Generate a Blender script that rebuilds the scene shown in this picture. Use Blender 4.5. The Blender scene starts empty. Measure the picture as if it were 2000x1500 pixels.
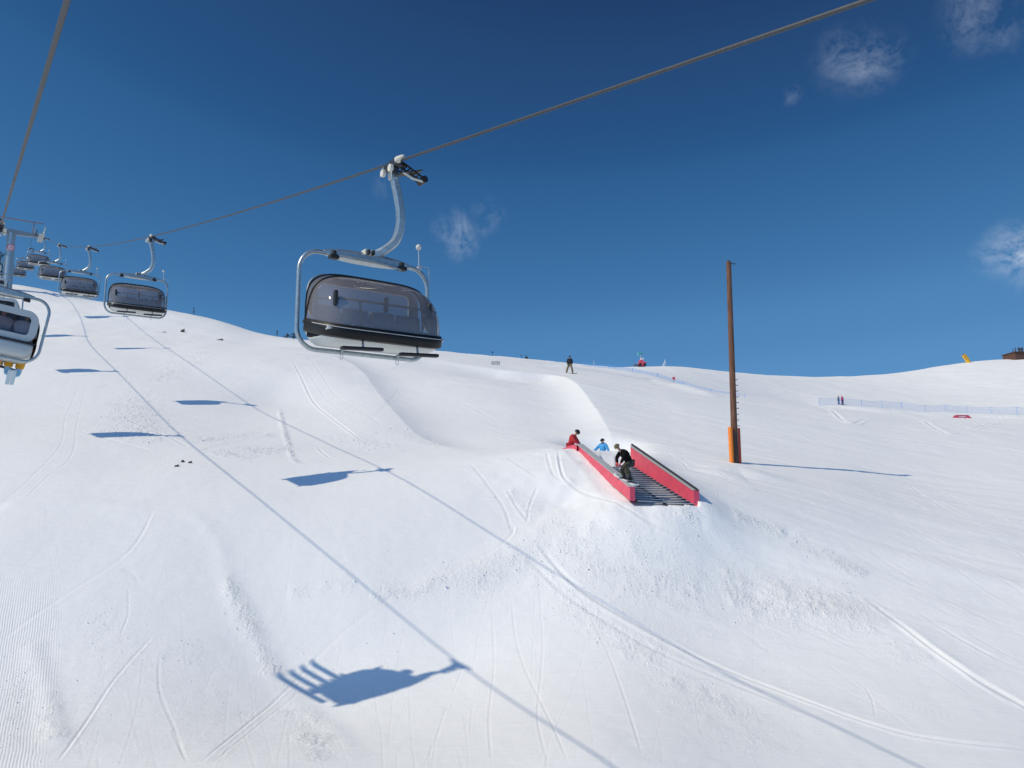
import bpy, bmesh, math, random
import numpy as np
from mathutils import Vector, Matrix
S = bpy.context.scene
C = S.collection
R = math.radians
random.seed(7)

# ------------------------------------------------------------------ camera, sky, sun
PITCH = R(7.9); FPX = 2000*28/36.0
cam = bpy.data.objects.new('camera', bpy.data.cameras.new('camera')); C.objects.link(cam)
cam.data.lens = 28; cam.data.sensor_width = 36; cam.data.clip_start = 0.1; cam.data.clip_end = 3000
cam.location = (0, 0, 0); cam.rotation_euler = (R(90)+PITCH, 0, 0)
S.camera = cam
SUNV = Vector((1, .40, -1.02)).normalized()          # direction the light travels
SUN_EL = math.asin(-SUNV.z)
sun = bpy.data.objects.new('sun', bpy.data.lights.new('sun', 'SUN')); C.objects.link(sun)
sun.data.energy = 3.18; sun.data.angle = R(0.55); sun.data.color = (1, .87, .64)
sun.rotation_euler = SUNV.to_track_quat('-Z', 'Y').to_euler()

def ray(px, py):
    dx = (px-1000)/FPX; up = (750-py)/FPX
    y = math.cos(PITCH)-math.sin(PITCH)*up; z = math.sin(PITCH)+math.cos(PITCH)*up
    return Vector((dx/y, 1, z/y))
def P(px, py, D): return ray(px, py)*D

W = bpy.data.worlds.new('World'); S.world = W; W.use_nodes = True
nt = W.node_tree; nt.nodes.clear()
def N(t, typ, **k):
    n = t.nodes.new(typ)
    for a, b in k.items():
        if a in ('op',): n.operation = b
        else: setattr(n, a, b)
    return n
out = N(nt, 'ShaderNodeOutputWorld'); bg = N(nt, 'ShaderNodeBackground')
sky = N(nt, 'ShaderNodeTexSky'); sky.sky_type = 'NISHITA'; sky.sun_disc = False
sky.sun_elevation = SUN_EL; sky.sun_rotation = math.atan2(-SUNV.x, -SUNV.y)
sky.altitude = 2200; sky.air_density = 1.0; sky.dust_density = 0.0; sky.ozone_density = 3.0
SKYSTR = 0.10
sg_ = N(nt, 'ShaderNodeSeparateColor'); nt.links.new(sky.outputs[0], sg_.inputs[0])
dv = N(nt, 'ShaderNodeMath', op='DIVIDE'); nt.links.new(sg_.outputs[1], dv.inputs[0]); dv.inputs[1].default_value = 8; dv.use_clamp = True
cr0 = N(nt, 'ShaderNodeValToRGB'); nt.links.new(dv.outputs[0], cr0.inputs[0]); cr0.color_ramp.interpolation = 'CARDINAL'
stops = [(1.0, (.0125, .040, .125)), (1.28, (.0178, .062, .175)), (1.70, (.029, .115, .288)), (2.75, (.067, .210, .445)), (3.7, (.093, .258, .521)), (5.0, (.13, .32, .60)), (8.0, (.26, .46, .74))]
els = cr0.color_ramp.elements
els[0].position = stops[0][0]/8; els[0].color = (*stops[0][1], 1); els[1].position = 1; els[1].color = (*stops[-1][1], 1)
for g_, c_ in stops[1:-1]:
    e_ = els.new(g_/8); e_.color = (*c_, 1)
ml = N(nt, 'ShaderNodeMix'); ml.data_type = 'RGBA'; ml.blend_type = 'MULTIPLY'; ml.inputs[0].default_value = 1; ml.clamp_result = False
ml.inputs[7].default_value = (10, 10, 10, 1); nt.links.new(cr0.outputs[0], ml.inputs[6])
tc = N(nt, 'ShaderNodeTexCoord')
# thin wisps of cloud, each round its own compass bearing
wn = N(nt, 'ShaderNodeTexNoise'); wn.inputs['Scale'].default_value = 9; wn.inputs['Detail'].default_value = 6
nt.links.new(tc.outputs['Generated'], wn.inputs['Vector'])
sub = N(nt, 'ShaderNodeVectorMath', op='SUBTRACT'); nt.links.new(wn.outputs['Color'], sub.inputs[0]); sub.inputs[1].default_value = (.5, .5, .5)
scl = N(nt, 'ShaderNodeVectorMath', op='SCALE'); nt.links.new(sub.outputs[0], scl.inputs[0]); scl.inputs['Scale'].default_value = .07
wad = N(nt, 'ShaderNodeVectorMath', op='ADD'); nt.links.new(tc.outputs['Generated'], wad.inputs[0]); nt.links.new(scl.outputs[0], wad.inputs[1])
acc = None
for (px, py, rad, st) in ((1690, 125, .045, .8), (1650, 100, .028, .6), (1735, 90, .02, .5), (1905, 12, .045, .6), (1965, 32, .035, .5), (1560, 182, .014, .7), (890, 458, .030, 1.25), (850, 447, .022, .7), (952, 425, .022, .8),
                          (752, 361, .017, .75), (1990, 495, .042, 2.2), (2005, 530, .03, 1.8)):
    d = N(nt, 'ShaderNodeVectorMath', op='DISTANCE'); nt.links.new(wad.outputs[0], d.inputs[0]); d.inputs[1].default_value = ray(px, py).normalized()
    mr = N(nt, 'ShaderNodeMapRange'); mr.interpolation_type = 'SMOOTHSTEP'; nt.links.new(d.outputs['Value'], mr.inputs['Value'])
    mr.inputs['From Min'].default_value = 0; mr.inputs['From Max'].default_value = rad*1.15; mr.inputs['To Min'].default_value = st*.62; mr.inputs['To Max'].default_value = 0
    if acc is None: acc = mr.outputs[0]
    else:
        mx = N(nt, 'ShaderNodeMath', op='MAXIMUM'); nt.links.new(acc, mx.inputs[0]); nt.links.new(mr.outputs[0], mx.inputs[1]); acc = mx.outputs[0]
fn = N(nt, 'ShaderNodeTexNoise'); fn.inputs['Scale'].default_value = 26; fn.inputs['Detail'].default_value = 8; fn.inputs['Roughness'].default_value = .7; fn.inputs['Distortion'].default_value = .15
nt.links.new(wad.outputs[0], fn.inputs['Vector'])
fr = N(nt, 'ShaderNodeMapRange'); fr.inputs['From Min'].default_value = .41; fr.inputs['From Max'].default_value = .78; nt.links.new(fn.outputs[0], fr.inputs['Value'])
fm = N(nt, 'ShaderNodeMath', op='MULTIPLY'); nt.links.new(acc, fm.inputs[0]); nt.links.new(fr.outputs[0], fm.inputs[1]); fm.use_clamp = True
cm = N(nt, 'ShaderNodeMix'); cm.data_type = 'RGBA'; nt.links.new(fm.outputs[0], cm.inputs[0]); nt.links.new(ml.outputs[2], cm.inputs[6]); cm.inputs[7].default_value = (5.6, 6.4, 7.8, 1)
dt = N(nt, 'ShaderNodeVectorMath', op='DOT_PRODUCT'); nt.links.new(tc.outputs['Generated'], dt.inputs[0]); dt.inputs[1].default_value = Vector((-.40, -.80, .45)).normalized()  # added sky glow behind the camera, out of view, lifts the shadow fill
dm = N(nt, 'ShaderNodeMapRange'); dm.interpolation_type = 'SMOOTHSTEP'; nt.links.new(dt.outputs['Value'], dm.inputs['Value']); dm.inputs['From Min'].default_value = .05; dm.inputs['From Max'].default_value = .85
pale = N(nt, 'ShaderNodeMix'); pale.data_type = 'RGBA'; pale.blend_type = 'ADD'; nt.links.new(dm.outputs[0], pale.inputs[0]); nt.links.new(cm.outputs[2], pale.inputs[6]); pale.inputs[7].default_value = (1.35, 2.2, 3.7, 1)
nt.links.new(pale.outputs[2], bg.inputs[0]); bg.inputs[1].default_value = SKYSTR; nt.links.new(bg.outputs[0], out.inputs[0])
S.view_settings.view_transform = 'Standard'; S.view_settings.look = 'None'; S.view_settings.gamma = 1; S.view_settings.exposure = 0
S.render.engine = 'CYCLES'
try: S.cycles.transparent_max_bounces = 24
except Exception: pass

# ------------------------------------------------------------------ materials
MATS = {}
def mat(name, col, rough=.6, metal=0, noise=0, nscale=8, bump=0, bscale=40, spec=.5, stretch=(1, 1, 1)):
    if name in MATS: return MATS[name]
    m = bpy.data.materials.new(name); m.use_nodes = True; t = m.node_tree
    b = t.nodes['Principled BSDF']; b.inputs['Roughness'].default_value = rough; b.inputs['Metallic'].default_value = metal
    b.inputs['Specular IOR Level'].default_value = spec
    co = N(t, 'ShaderNodeTexCoord'); mp = N(t, 'ShaderNodeMapping'); mp.inputs['Scale'].default_value = stretch
    t.links.new(co.outputs['Object'], mp.inputs[0])
    n = N(t, 'ShaderNodeTexNoise'); n.inputs['Scale'].default_value = nscale; n.inputs['Detail'].default_value = 5
    t.links.new(mp.outputs[0], n.inputs['Vector'])
    mr = N(t, 'ShaderNodeMapRange'); mr.inputs['From Min'].default_value = .25; mr.inputs['From Max'].default_value = .75
    mr.inputs['To Min'].default_value = 1-noise; mr.inputs['To Max'].default_value = 1+noise; t.links.new(n.outputs[0], mr.inputs['Value'])
    mx = N(t, 'ShaderNodeVectorMath', op='SCALE'); mx.inputs[0].default_value = col[:3]; t.links.new(mr.outputs[0], mx.inputs['Scale'])
    t.links.new(mx.outputs[0], b.inputs['Base Color'])
    if bump:
        n2 = N(t, 'ShaderNodeTexNoise'); n2.inputs['Scale'].default_value = bscale; n2.inputs['Detail'].default_value = 4; t.links.new(mp.outputs[0], n2.inputs['Vector'])
        bp = N(t, 'ShaderNodeBump'); bp.inputs['Strength'].default_value = bump; bp.inputs['Distance'].default_value = .02
        t.links.new(n2.outputs[0], bp.inputs['Height']); t.links.new(bp.outputs[0], b.inputs['Normal'])
    MATS[name] = m; return m
galv = mat('galvanised_steel', (.40, .45, .46), .36, .75, .18, 14)
galvd = mat('worn_galvanised_steel', (.30, .33, .33), .45, .6, .3, 9)
ropem = mat('greased_wire', (.06, .068, .078), .55, .3, .3, 60)
black = mat('black_rubber', (.012, .012, .013), .5, 0, .3, 20)
blackp = mat('black_plastic', (.010, .009, .009), .5, 0, .2, 8, spec=.3)
cream = mat('cream_plastic', (.62, .60, .52), .5, 0, .12, 10)
shellm = mat('white_fibreglass', (.50, .53, .51), .38, 0, .06, 3)
seatm = mat('seat_vinyl', (.26, .31, .42), .6, 0, .15, 6, .2, 90)
wood = mat('weathered_wood', (.165, .085, .055), .85, 0, .5, 3, .6, 14, .2, (6, 6, .5))
plank = mat('brown_planks', (.10, .05, .035), .8, 0, .4, 2, stretch=(.5, .5, 8))
orange = mat('orange_foam', (.85, .24, .03), .7, 0, .1, 5, .3, 20)
redm = mat('red_board', (.66, .075, .125), .45, 0, .13, 2.5, .15, 30)
redn = mat('red_net', (.62, .10, .06), .8)
steel = mat('brushed_steel', (.50, .52, .53), .45, .15, .15, 4)
darksteel = mat('dark_steel', (.06, .065, .07), .4, .5, .2, 10)
treadm = mat('steel_tread', (.34, .38, .43), .5, .1, .2, 5)
skin = mat('skin', (.45, .26, .18), .6, 0, .08, 20)
yellow = mat('yellow_pad', (.75, .42, .03), .7, 0, .15, 4)
bluenet = mat('blue_net', (.10, .36, .80), .8)
rockm = mat('rock', (.10, .085, .08), .9, 0, .4, 6, .8, 8)
bark = mat('bark', (.05, .035, .025), .9, 0, .3, 8)
needle = mat('needles', (.025, .045, .03), .8, 0, .4, 3)
glass = bpy.data.materials.new('tinted_polycarbonate'); glass.use_nodes = True
t = glass.node_tree; t.nodes.clear()
go = N(t, 'ShaderNodeOutputMaterial'); tr = N(t, 'ShaderNodeBsdfTransparent'); tr.inputs[0].default_value = (.67, .65, .665, 1)
gl = N(t, 'ShaderNodeBsdfGlossy'); gl.inputs['Roughness'].default_value = .045; gl.inputs[0].default_value = (.95, .9, .88, 1)
df = N(t, 'ShaderNodeBsdfDiffuse'); df.inputs[0].default_value = (.34, .315, .315, 1)
lw = N(t, 'ShaderNodeFresnel'); lw.inputs['IOR'].default_value = 1.75
m1 = N(t, 'ShaderNodeMixShader'); m1.inputs[0].default_value = .40; m2 = N(t, 'ShaderNodeMixShader')
t.links.new(tr.outputs[0], m1.inputs[1]); t.links.new(df.outputs[0], m1.inputs[2])
t.links.new(lw.outputs[0], m2.inputs[0]); t.links.new(m1.outputs[0], m2.inputs[1]); t.links.new(gl.outputs[0], m2.inputs[2]); t.links.new(m2.outputs[0], go.inputs[0])

wing = bpy.data.materials.new('clear_window'); wing.use_nodes = True
t = wing.node_tree; t.nodes.clear(); go = N(t, 'ShaderNodeOutputMaterial'); tr = N(t, 'ShaderNodeBsdfTransparent'); tr.inputs[0].default_value = (.62, .58, .60, 1)
gl = N(t, 'ShaderNodeBsdfGlossy'); gl.inputs['Roughness'].default_value = .05; lw = N(t, 'ShaderNodeFresnel'); m2 = N(t, 'ShaderNodeMixShader')
t.links.new(lw.outputs[0], m2.inputs[0]); t.links.new(tr.outputs[0], m2.inputs[1]); t.links.new(gl.outputs[0], m2.inputs[2]); t.links.new(m2.outputs[0], go.inputs[0])

# ------------------------------------------------------------------ lift geometry
AZ = R(34.5); LX, LY = -math.sin(AZ), math.cos(AZ)       # uphill line of the lift
RX, RY = math.cos(AZ), math.sin(AZ)
GAUGE = 5.5
def on_line(px, py, g):
    d = ray(px, py); q = d.x
    t_ = g*(RX-q*RY)/(q*LY-LX)
    y = g*RY+t_*LY
    return t_, y*d.z
def line_pt(t_, g, z): return Vector((g*RX+t_*LX, g*RY+t_*LY, z))
def cubic(ts, zs):
    n = len(ts); h = np.diff(ts); A = np.eye(n); b = np.zeros(n)
    for i in range(1, n-1):
        A[i, i-1] = h[i-1]; A[i, i] = 2*(h[i-1]+h[i]); A[i, i+1] = h[i]
        b[i] = 6*((zs[i+1]-zs[i])/h[i]-(zs[i]-zs[i-1])/h[i-1])
    m = np.linalg.solve(A, b)
    def f(t_):
        i = int(np.clip(np.searchsorted(ts, t_)-1, 0, n-2)); hh = h[i]; a = ts[i+1]-t_; c = t_-ts[i]
        if t_ < ts[0]:
            s = (zs[1]-zs[0])/h[0]-h[0]*m[1]/6; return zs[0]+s*(t_-ts[0])
        return m[i]*a**3/(6*hh)+m[i+1]*c**3/(6*hh)+(zs[i]/hh-m[i]*hh/6)*a+(zs[i+1]/hh-m[i+1]*hh/6)*c
    return f
grips = [(768, 318), (294, 462), (173, 482), (116, 477), (86, 464)]
gt = [on_line(px, py, GAUGE) for px, py in grips]
t0 = on_line(1690, 2, GAUGE)
T_TOWER = 116.0
def z_at(py, t_, g=GAUGE):
    y = g*RY+t_*LY; u = (g*RX+t_*LX)/y
    # solve for px consistent
    return y*ray(1000+u*FPX*.965, py).z
farR = [(T_TOWER, z_at(455, T_TOWER)), (T_TOWER+9, z_at(464, T_TOWER+9)), (129, z_at(484, 129)), (151, z_at(503, 151)), (190, z_at(522, 190)), (240, z_at(545, 240))]
ctrl = [t0]+gt+farR
ropeR = cubic(np.array([c[0] for c in ctrl]), np.array([c[1] for c in ctrl]))
zT = farR[0][1]
def ropeL(t_): return ropeLf(t_)
lts = [0, 22.5, 44, 66, 88, T_TOWER, 129, 151, 190, 240]
lzs = [2.1, 6.55, 11.2, 17.2, 23.6, zT, farR[2][1], farR[3][1], farR[4][1], farR[5][1]]
ropeLf = cubic(np.array(lts, float), np.array(lzs))
GL = .33

# ------------------------------------------------------------------ snow terrain
OFF = 12.0
def plane(x, y): return -9.3+.0*x+.21*y
CP = [  # px, py, distance ahead
 (0,1500,15.6),(500,1500,16.2),(1180,1500,16.9),(1800,1500,17.8),(2000,1500,18.2),(-250,1500,15),(2250,1500,19),
 (0,1250,20.8),(450,1250,22.8),(580,1375,22.4),(895,1300,23.4),(1440,1330,22.3),(2000,1290,23.6),
 (0,1050,26),(300,1080,26.8),(690,1140,26.0),(1020,1080,28.2),(1400,1090,28.5),(1750,1120,28.8),(2000,1080,31),(1200,1010,30.0),(1320,1030,29.0),(1100,1010,31.4),
 (0,990,28.5),(130,975,29.6),(250,930,31.8),(500,975,30.8),(640,970,32),(760,920,34),(900,960,32.2),(1100,960,32),(1250,995,30),(1380,990,30.4),(1180,930,33.8),(1100,885,37.3),
 (0,880,33.5),(140,850,36),(310,815,38.5),(430,870,40),(500,880,45),(540,840,54),(640,890,40),(720,880,38.5),(850,885,38.5),(960,888,38.5),
 (0,760,47),(150,745,51),(280,740,55),(340,730,63),(430,780,53),(540,780,58),(620,800,53),(700,835,44),(480,700,65),(560,690,64),(660,700,60),(700,725,55),(745,775,48),(800,835,42.5),
 (1240,880,38.5),(1436,905,42),(1300,900,39.5),(1600,930,43),(1795,955,44),(2000,960,45),(1600,880,55),(2000,880,62),(1436,860,50),
 (900,860,43.5),(1000,860,42.5),(1100,862,41.5),(900,800,53),(1000,790,54),(820,760,60),(780,745,62),(1060,760,60),
 (860,712,72),(980,722,72),(1080,733,70),(1120,745,66),(1160,790,56),(1195,850,46),
 (1230,800,58),(1300,800,62),(1250,850,49),(1180,750,72),(1300,760,80),(1113,730,80),
 (0,680,60),(100,690,61),(300,680,72),(400,680,72),(0,620,80),(150,630,82),(300,640,84),(425,663,72),(380,620,88),(500,665,80),(620,675,84),
 (35,556,104),(-100,556,104),(180,588,98),(330,606,94),(430,629,92),(500,649,94),(580,664,98),(720,677,104),(860,690,112),(960,696,122),(1050,707,135),(1150,716,150),(1250,716,170),(1310,716,180),(1430,729,205),(1560,736,225),(1750,729,235),(1890,708,235),(2000,700,235),(2200,690,235),
 (1140,716,120),(1250,728,118),(1400,770,108),(1460,776,110),(1600,792,150),(1645,792,152),(1800,806,150),(2000,812,150),(1700,850,90),(2000,840,105),(1800,760,195),(1500,760,165),(1350,790,90),
]
# ground falls away behind each piece of skyline
for px, py, D in ((35,556,104),(-100,556,104),(180,588,98),(330,606,94),(430,629,92),(500,649,94),(580,664,98),(720,677,104),(860,690,112),(960,696,122),(1050,707,135),(1150,716,150),(1250,716,170),(1310,716,180),(1430,729,205),(1560,736,225),(1750,729,235),(1890,708,235),(2000,700,235),(2200,690,235)):
    CP.append((px, py+22, D*1.18)); CP.append((px, py+75, D*1.5))
pts = np.array([list(P(*c)) for c in CP])
def feat(x, y):
    s = np.maximum(y, 0)+OFF
    return np.clip(x/s, -.78, .78)*3.2, np.log(np.clip(y, -6, 330)+OFF)*3.0, s
cu, cv, cs = feat(pts[:, 0], pts[:, 1])
cr = (pts[:, 2]-plane(pts[:, 0], pts[:, 1]))/cs
nb = [(x, y, plane(x, y)) for x in (-14, 0, 14) for y in (-4, 6)]
nu, nv, ns = feat(np.array([b[0] for b in nb], float), np.array([b[1] for b in nb], float))
cu = np.r_[cu, nu]; cv = np.r_[cv, nv]; cr = np.r_[cr, np.zeros(len(nb))]
def tps(r2): return .5*r2*np.log(r2+1e-9)
n_ = len(cu)
K = tps((cu[:, None]-cu)**2+(cv[:, None]-cv)**2)
def basis(x, y):
    u, v, s = feat(x, y); return np.c_[tps((u[:, None]-cu)**2+(v[:, None]-cv)**2), np.ones(len(u)), u, v], s
# the slope passes through the measured points and elsewhere its shape is tilted to give a set brightness
KEY = {(1436,905), (1250,995), (1113,730), (1180,930), (1795,955), (1240,880), (1300,900), (1380,990), (1200,1010), (1320,1030), (1100,1010), (1020,1080), (1600,792), (1800,806), (2000,812), (1250,728), (1400,770), (1460,776), (895,1300,), (580,1375), (760,920)}
sig = np.array([.0012 if c[2] >= 90 and c[1] < 740 else (.0025 if c[:2] in KEY else .007) for c in CP]+[.03]*len(nb))
A_, _ = basis(np.r_[pts[:, 0], [b[0] for b in nb]], np.r_[pts[:, 1], [float(b[1]) for b in nb]])
rows = [A_/sig[:, None]]; rhs = [cr/sig]
gx, gy = np.meshgrid(np.linspace(-.70, .70, 31), np.exp(np.linspace(math.log(12), math.log(88), 30))); gx = (gx*gy).ravel(); gy = gy.ravel(); h_ = .4
Bx1, s1 = basis(gx+h_, gy); Bx0, s0 = basis(gx-h_, gy); By1, s3 = basis(gx, gy+h_); By0, s2 = basis(gx, gy-h_)
ddx = (Bx1*s1[:, None]-Bx0*s0[:, None])/(2*h_); ddy = (By1*s3[:, None]-By0*s2[:, None])/(2*h_)
tgt = .07-.05*np.clip((gx/gy+.02)/.25, 0, 1)
tgt = tgt+.10*np.exp(-((gx-0)/5)**2-((gy-56)/9)**2)
px_ = (plane(gx+h_, gy)-plane(gx-h_, gy))/(2*h_); py_ = (plane(gx, gy+h_)-plane(gx, gy-h_))/(2*h_)
rows.append((.674*ddx+.27*ddy)/.085); rhs.append((tgt-.674*px_-.27*py_)/.085)
Pm = np.c_[np.ones(n_), cu, cv]
rows.append(np.c_[Pm.T, np.zeros((3, 3))]*300); rhs.append(np.zeros(3))
M_ = np.vstack(rows); v_ = np.concatenate(rhs)
reg = np.zeros((n_+3, n_+3)); reg[:n_, :n_] = K*6+np.eye(n_)*.02
sol = np.linalg.solve(M_.T@M_+reg, M_.T@v_)
def gz(x, y):
    x = np.asarray(x, float); y = np.asarray(y, float); sh = np.broadcast(x, y).shape
    x = np.broadcast_to(x, sh).ravel(); y = np.broadcast_to(y, sh).ravel(); o = np.empty(len(x))
    for i in range(0, len(x), 60000):
        xx, yy = x[i:i+60000], y[i:i+60000]; u, v, s = feat(xx, yy)
        k = tps((u[:, None]-cu)**2+(v[:, None]-cv)**2)@sol[:n_]+sol[n_]+sol[n_+1]*u+sol[n_+2]*v
        z = k*np.minimum(s, 330+OFF)+plane(np.clip(xx, -.78*s, .78*s), np.minimum(yy, 330))
        o[i:i+60000] = z-.12*np.maximum(yy-330, 0)-.05*np.maximum(np.abs(xx)-.78*s, 0)
    return o.reshape(sh)
_tab = np.concatenate([np.arange(9, 60, .25), np.arange(60, 300, 1.0)])
def ground(px, py):
    """first snow the line of sight through a photo pixel meets"""
    d = ray(px, py); z = gz(d.x*_tab, _tab)-d.z*_tab
    i = np.argmax(z > 0)
    if z[i] <= 0: i = int(np.argmax(z[20:]))+20; return Vector((d.x*_tab[i], _tab[i], float(gz(d.x*_tab[i], _tab[i]))))
    if i == 0: return d*_tab[0]
    a, b = z[i-1], z[i]; D = _tab[i-1]+(_tab[i]-_tab[i-1])*(-a)/(b-a)
    return Vector((d.x*D, D, float(gz(d.x*D, D))))
def vnoise(x, y, seed):
    xi = np.floor(x).astype(np.int64); yi = np.floor(y).astype(np.int64); fx = x-xi; fy = y-yi
    fx = fx*fx*fx*(fx*(fx*6-15)+10); fy = fy*fy*fy*(fy*(fy*6-15)+10)
    def h(a, b):
        n = (a*374761393+b*668265263+seed*1442695041) & 0xffffffff
        n = ((n ^ (n >> 13))*1274126177) & 0xffffffff
        return ((n ^ (n >> 16)) & 0xffff)/65535.0
    return (h(xi, yi)*(1-fx)+h(xi+1, yi)*fx)*(1-fy)+(h(xi, yi+1)*(1-fx)+h(xi+1, yi+1)*fx)*fy-.5
NU, NV = 1500, 1000
uu = np.linspace(-.665, .665, NU)
ex = .665+np.cumsum(np.geomspace(.004, 1.6, 26)); uu = np.r_[-ex[::-1], uu, ex]
k = np.linspace(0, 1, NV)
yy = np.exp(np.log(11+6)+(np.log(245+6)-np.log(17))*k)-6
yy = np.r_[np.array([-90, -60, -40, -28, -18, -10, -5, -1, 2, 4.5, 6.5, 8, 9.2, 10.2]), yy, 250, 258, 270, 290, 320, 380, 500, 800, 1400]
U, Y = np.meshgrid(uu, yy); SS = np.maximum(Y, 0)+OFF; X = U*SS
Z = gz(X, Y)
# rolling unevenness, then smaller drifts and wind ripples
fade = np.clip(Y/10, 0, 1)
# axes along and across the fall line of the lower slope
A1 = X*.62+Y*.78; B1 = X*.78-Y*.62
Z += fade*(.13*vnoise(X/7.1, Y/9.3, 1)+.05*vnoise(X/2.7+3, Y/3.3, 2)+.016*vnoise(X/.9, Y/1.1, 3)+.007*vnoise(X/.3, Y/.34, 4))
right = np.clip((X-1.0)/6, 0, 1)*np.clip((Y-20)/10, 0, 1)
Q = X*.93+Y*-.36
Z += right*(.055*vnoise(Q/6.0, (X*.36+Y*.93)/1.1, 5)+.03*vnoise(Q/3.0+7, (X*.36+Y*.93)/.42, 6))
far = np.clip((Y-45)/40, 0, 1)
Z += far*(.14*vnoise(X/5, Y/3.5, 8)+.08*vnoise(X/2.1, Y/1.3, 9))
RUB = np.zeros_like(Z)
NL, NR, FL, FR = P(1235, 951, 30.0), P(1360, 957, 30.4), P(1132, 868, 36.0), P(1236, 871, 36.2)   # corners of the stair feature
ylist = yy
def carve(poly, width, fn, world=False, reach=3.2):
    """apply fn(signed distance / width, along) to the snow near a line given by photo pixels"""
    pp = poly if world else [ground(a, b) for a, b in poly]
    # smooth by Catmull-Rom
    q = []
    for i in range(len(pp)-1):
        p0 = pp[max(i-1, 0)]; p1 = pp[i]; p2 = pp[i+1]; p3 = pp[min(i+2, len(pp)-1)]
        for s_ in range(6):
            t_ = s_/6
            q.append(.5*((2*p1)+(p2-p0)*t_+(2*p0-5*p1+4*p2-p3)*t_*t_+(3*p1-p0-3*p2+p3)*t_**3))
    q.append(pp[-1]); tot = len(q)-1
    best = {}
    x0 = min(a.x for a in q); x1 = max(a.x for a in q); y0 = min(a.y for a in q); y1 = max(a.y for a in q)
    for i in range(tot):
        a, b = q[i], q[i+1]; m = width*reach
        j0 = np.searchsorted(ylist, min(a.y, b.y)-m); j1 = np.searchsorted(ylist, max(a.y, b.y)+m)
        if j1 <= j0: continue
        sl = slice(j0, j1); s_ = np.maximum(ylist[sl], 0)+OFF
        lo = min(a.x, b.x)-m; hi = max(a.x, b.x)+m
        i0 = np.searchsorted(uu, min(lo/s_.min(), lo/s_.max())); i1 = np.searchsorted(uu, max(hi/s_.min(), hi/s_.max()))
        if i1 <= i0: continue
        xs = X[sl, i0:i1]; ys = Y[sl, i0:i1]; dx, dy = b.x-a.x, b.y-a.y; L2 = dx*dx+dy*dy+1e-9; L = math.sqrt(L2)
        tt = ((xs-a.x)*dx+(ys-a.y)*dy)/L2; tcl = np.clip(tt, 0, 1)
        ex_ = xs-a.x-tcl*dx; ey_ = ys-a.y-tcl*dy; dist = np.sqrt(ex_**2+ey_**2)
        sgn = np.sign((xs-a.x)*dy-(ys-a.y)*dx)
        key = (j0, j1, i0, i1)
        D = DISTB[sl, i0:i1]; better = dist < D
        D[better] = dist[better]; SG = SIGB[sl, i0:i1]; SG[better] = (sgn*dist)[better]; AL = ALB[sl, i0:i1]; AL[better] = ((i+tcl)/tot)[better]
        best[i] = key
    if not best: return
    j0 = min(v[0] for v in best.values()); j1 = max(v[1] for v in best.values()); i0 = min(v[2] for v in best.values()); i1 = max(v[3] for v in best.values())
    sl = (slice(j0, j1), slice(i0, i1)); msk = DISTB[sl] < width*reach
    al = ALB[sl][msk]; s_ = SIGB[sl][msk]/width
    fn(sl, msk, s_, al)
    DISTB[sl] = 1e9
DISTB = np.full(Z.shape, 1e9); SIGB = np.zeros(Z.shape); ALB = np.zeros(Z.shape)
def ends(al): return np.clip(al*8, 0, 1)*np.clip((1-al)*8, 0, 1)
def groove(poly, w, d, lip=.5, world=False):
    w *= .55; d *= .42
    def fn(sl, m, s, al):
        z = Z[sl]; z[m] += ends(al)*(-d*np.exp(-s*s*1.6)+lip*d*np.exp(-(s-1.5)**2*2.2)+.25*lip*d*np.exp(-(s+1.5)**2*2))
    carve(poly, w, fn, world)
def ridge(poly, w, d):
    def fn(sl, m, s, al):
        z = Z[sl]; z[m] += ends(al)*d*np.exp(-s*s)
    carve(poly, w, fn, reach=2.6)
def step(poly, w, d):
    """a bank: higher on the left of travel, easing out"""
    def fn(sl, m, s, al):
        z = Z[sl]; z[m] += ends(al)*d*np.where(s > 0, np.exp(-s*1.1)*(1-np.exp(-(s/.12)**2)), 0)
    carve(poly, w, fn, reach=4)
def rubble(poly, w, d):
    def fn(sl, m, s, al):
        r = RUB[sl]; r[m] = np.maximum(r[m], d*ends(al)*np.exp(-s*s*.9))
    carve(poly, w, fn, reach=2.2)
# wheel, board and ski tracks read off the slope
groove([(1050,1070),(1130,1150),(1280,1240),(1480,1330),(1700,1410),(1850,1442),(2020,1460)], .16, .10, .9)
groove([(1030,1090),(1110,1165),(1260,1260),(1420,1330),(1600,1400)], .14, .05)
groove([(1750,1215),(1850,1290),(1930,1335),(2020,1385)], .22, .10, .8)
groove([(1690,1170),(1780,1240),(1880,1310),(1990,1375)], .18, .06, .8)
groove([(1068,905),(1080,945),(1110,965)], .12, .05)
groove([(1090,905),(1100,950),(1130,980),(1190,1002),(1262,1032),(1345,1064)], .12, .09, 1.0)
groove([(160,740),(130,810),(118,870),(60,935),(0,985)], .08, .02); groove([(168,745),(150,830),(140,890),(90,935),(40,985)], .08, .02)
groove([(570,705),(600,760),(655,820),(705,858)], .13, .09, 1.0); groove([(600,695),(640,750),(700,800),(745,830)], .1, .05); groove([(585,710),(625,760),(690,815)], .1, .04)
groove([(700,1170),(760,1150),(880,1112),(960,1080),(1000,1050),(1001,1030)], .10, .06); groove([(740,1180),(800,1150),(860,1130),(905,1110)], .10, .07)
groove([(1265,1028),(1340,1015),(1420,1002)], .07, .06); groove([(1335,1061),(1420,1044),(1500,1030)], .08, .07)
groove([(110,1492),(210,1345),(300,1240)], .07, .04); groove([(250,1150),(250,1200),(235,1240)], .05, .03); groove([(220,1105),(255,1120),(272,1138)], .08, .04)
groove([(390,1495),(500,1400),(620,1285),(770,1160)], .07, .045); groove([(415,1495),(525,1400),(640,1290)], .05, .03)
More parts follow.
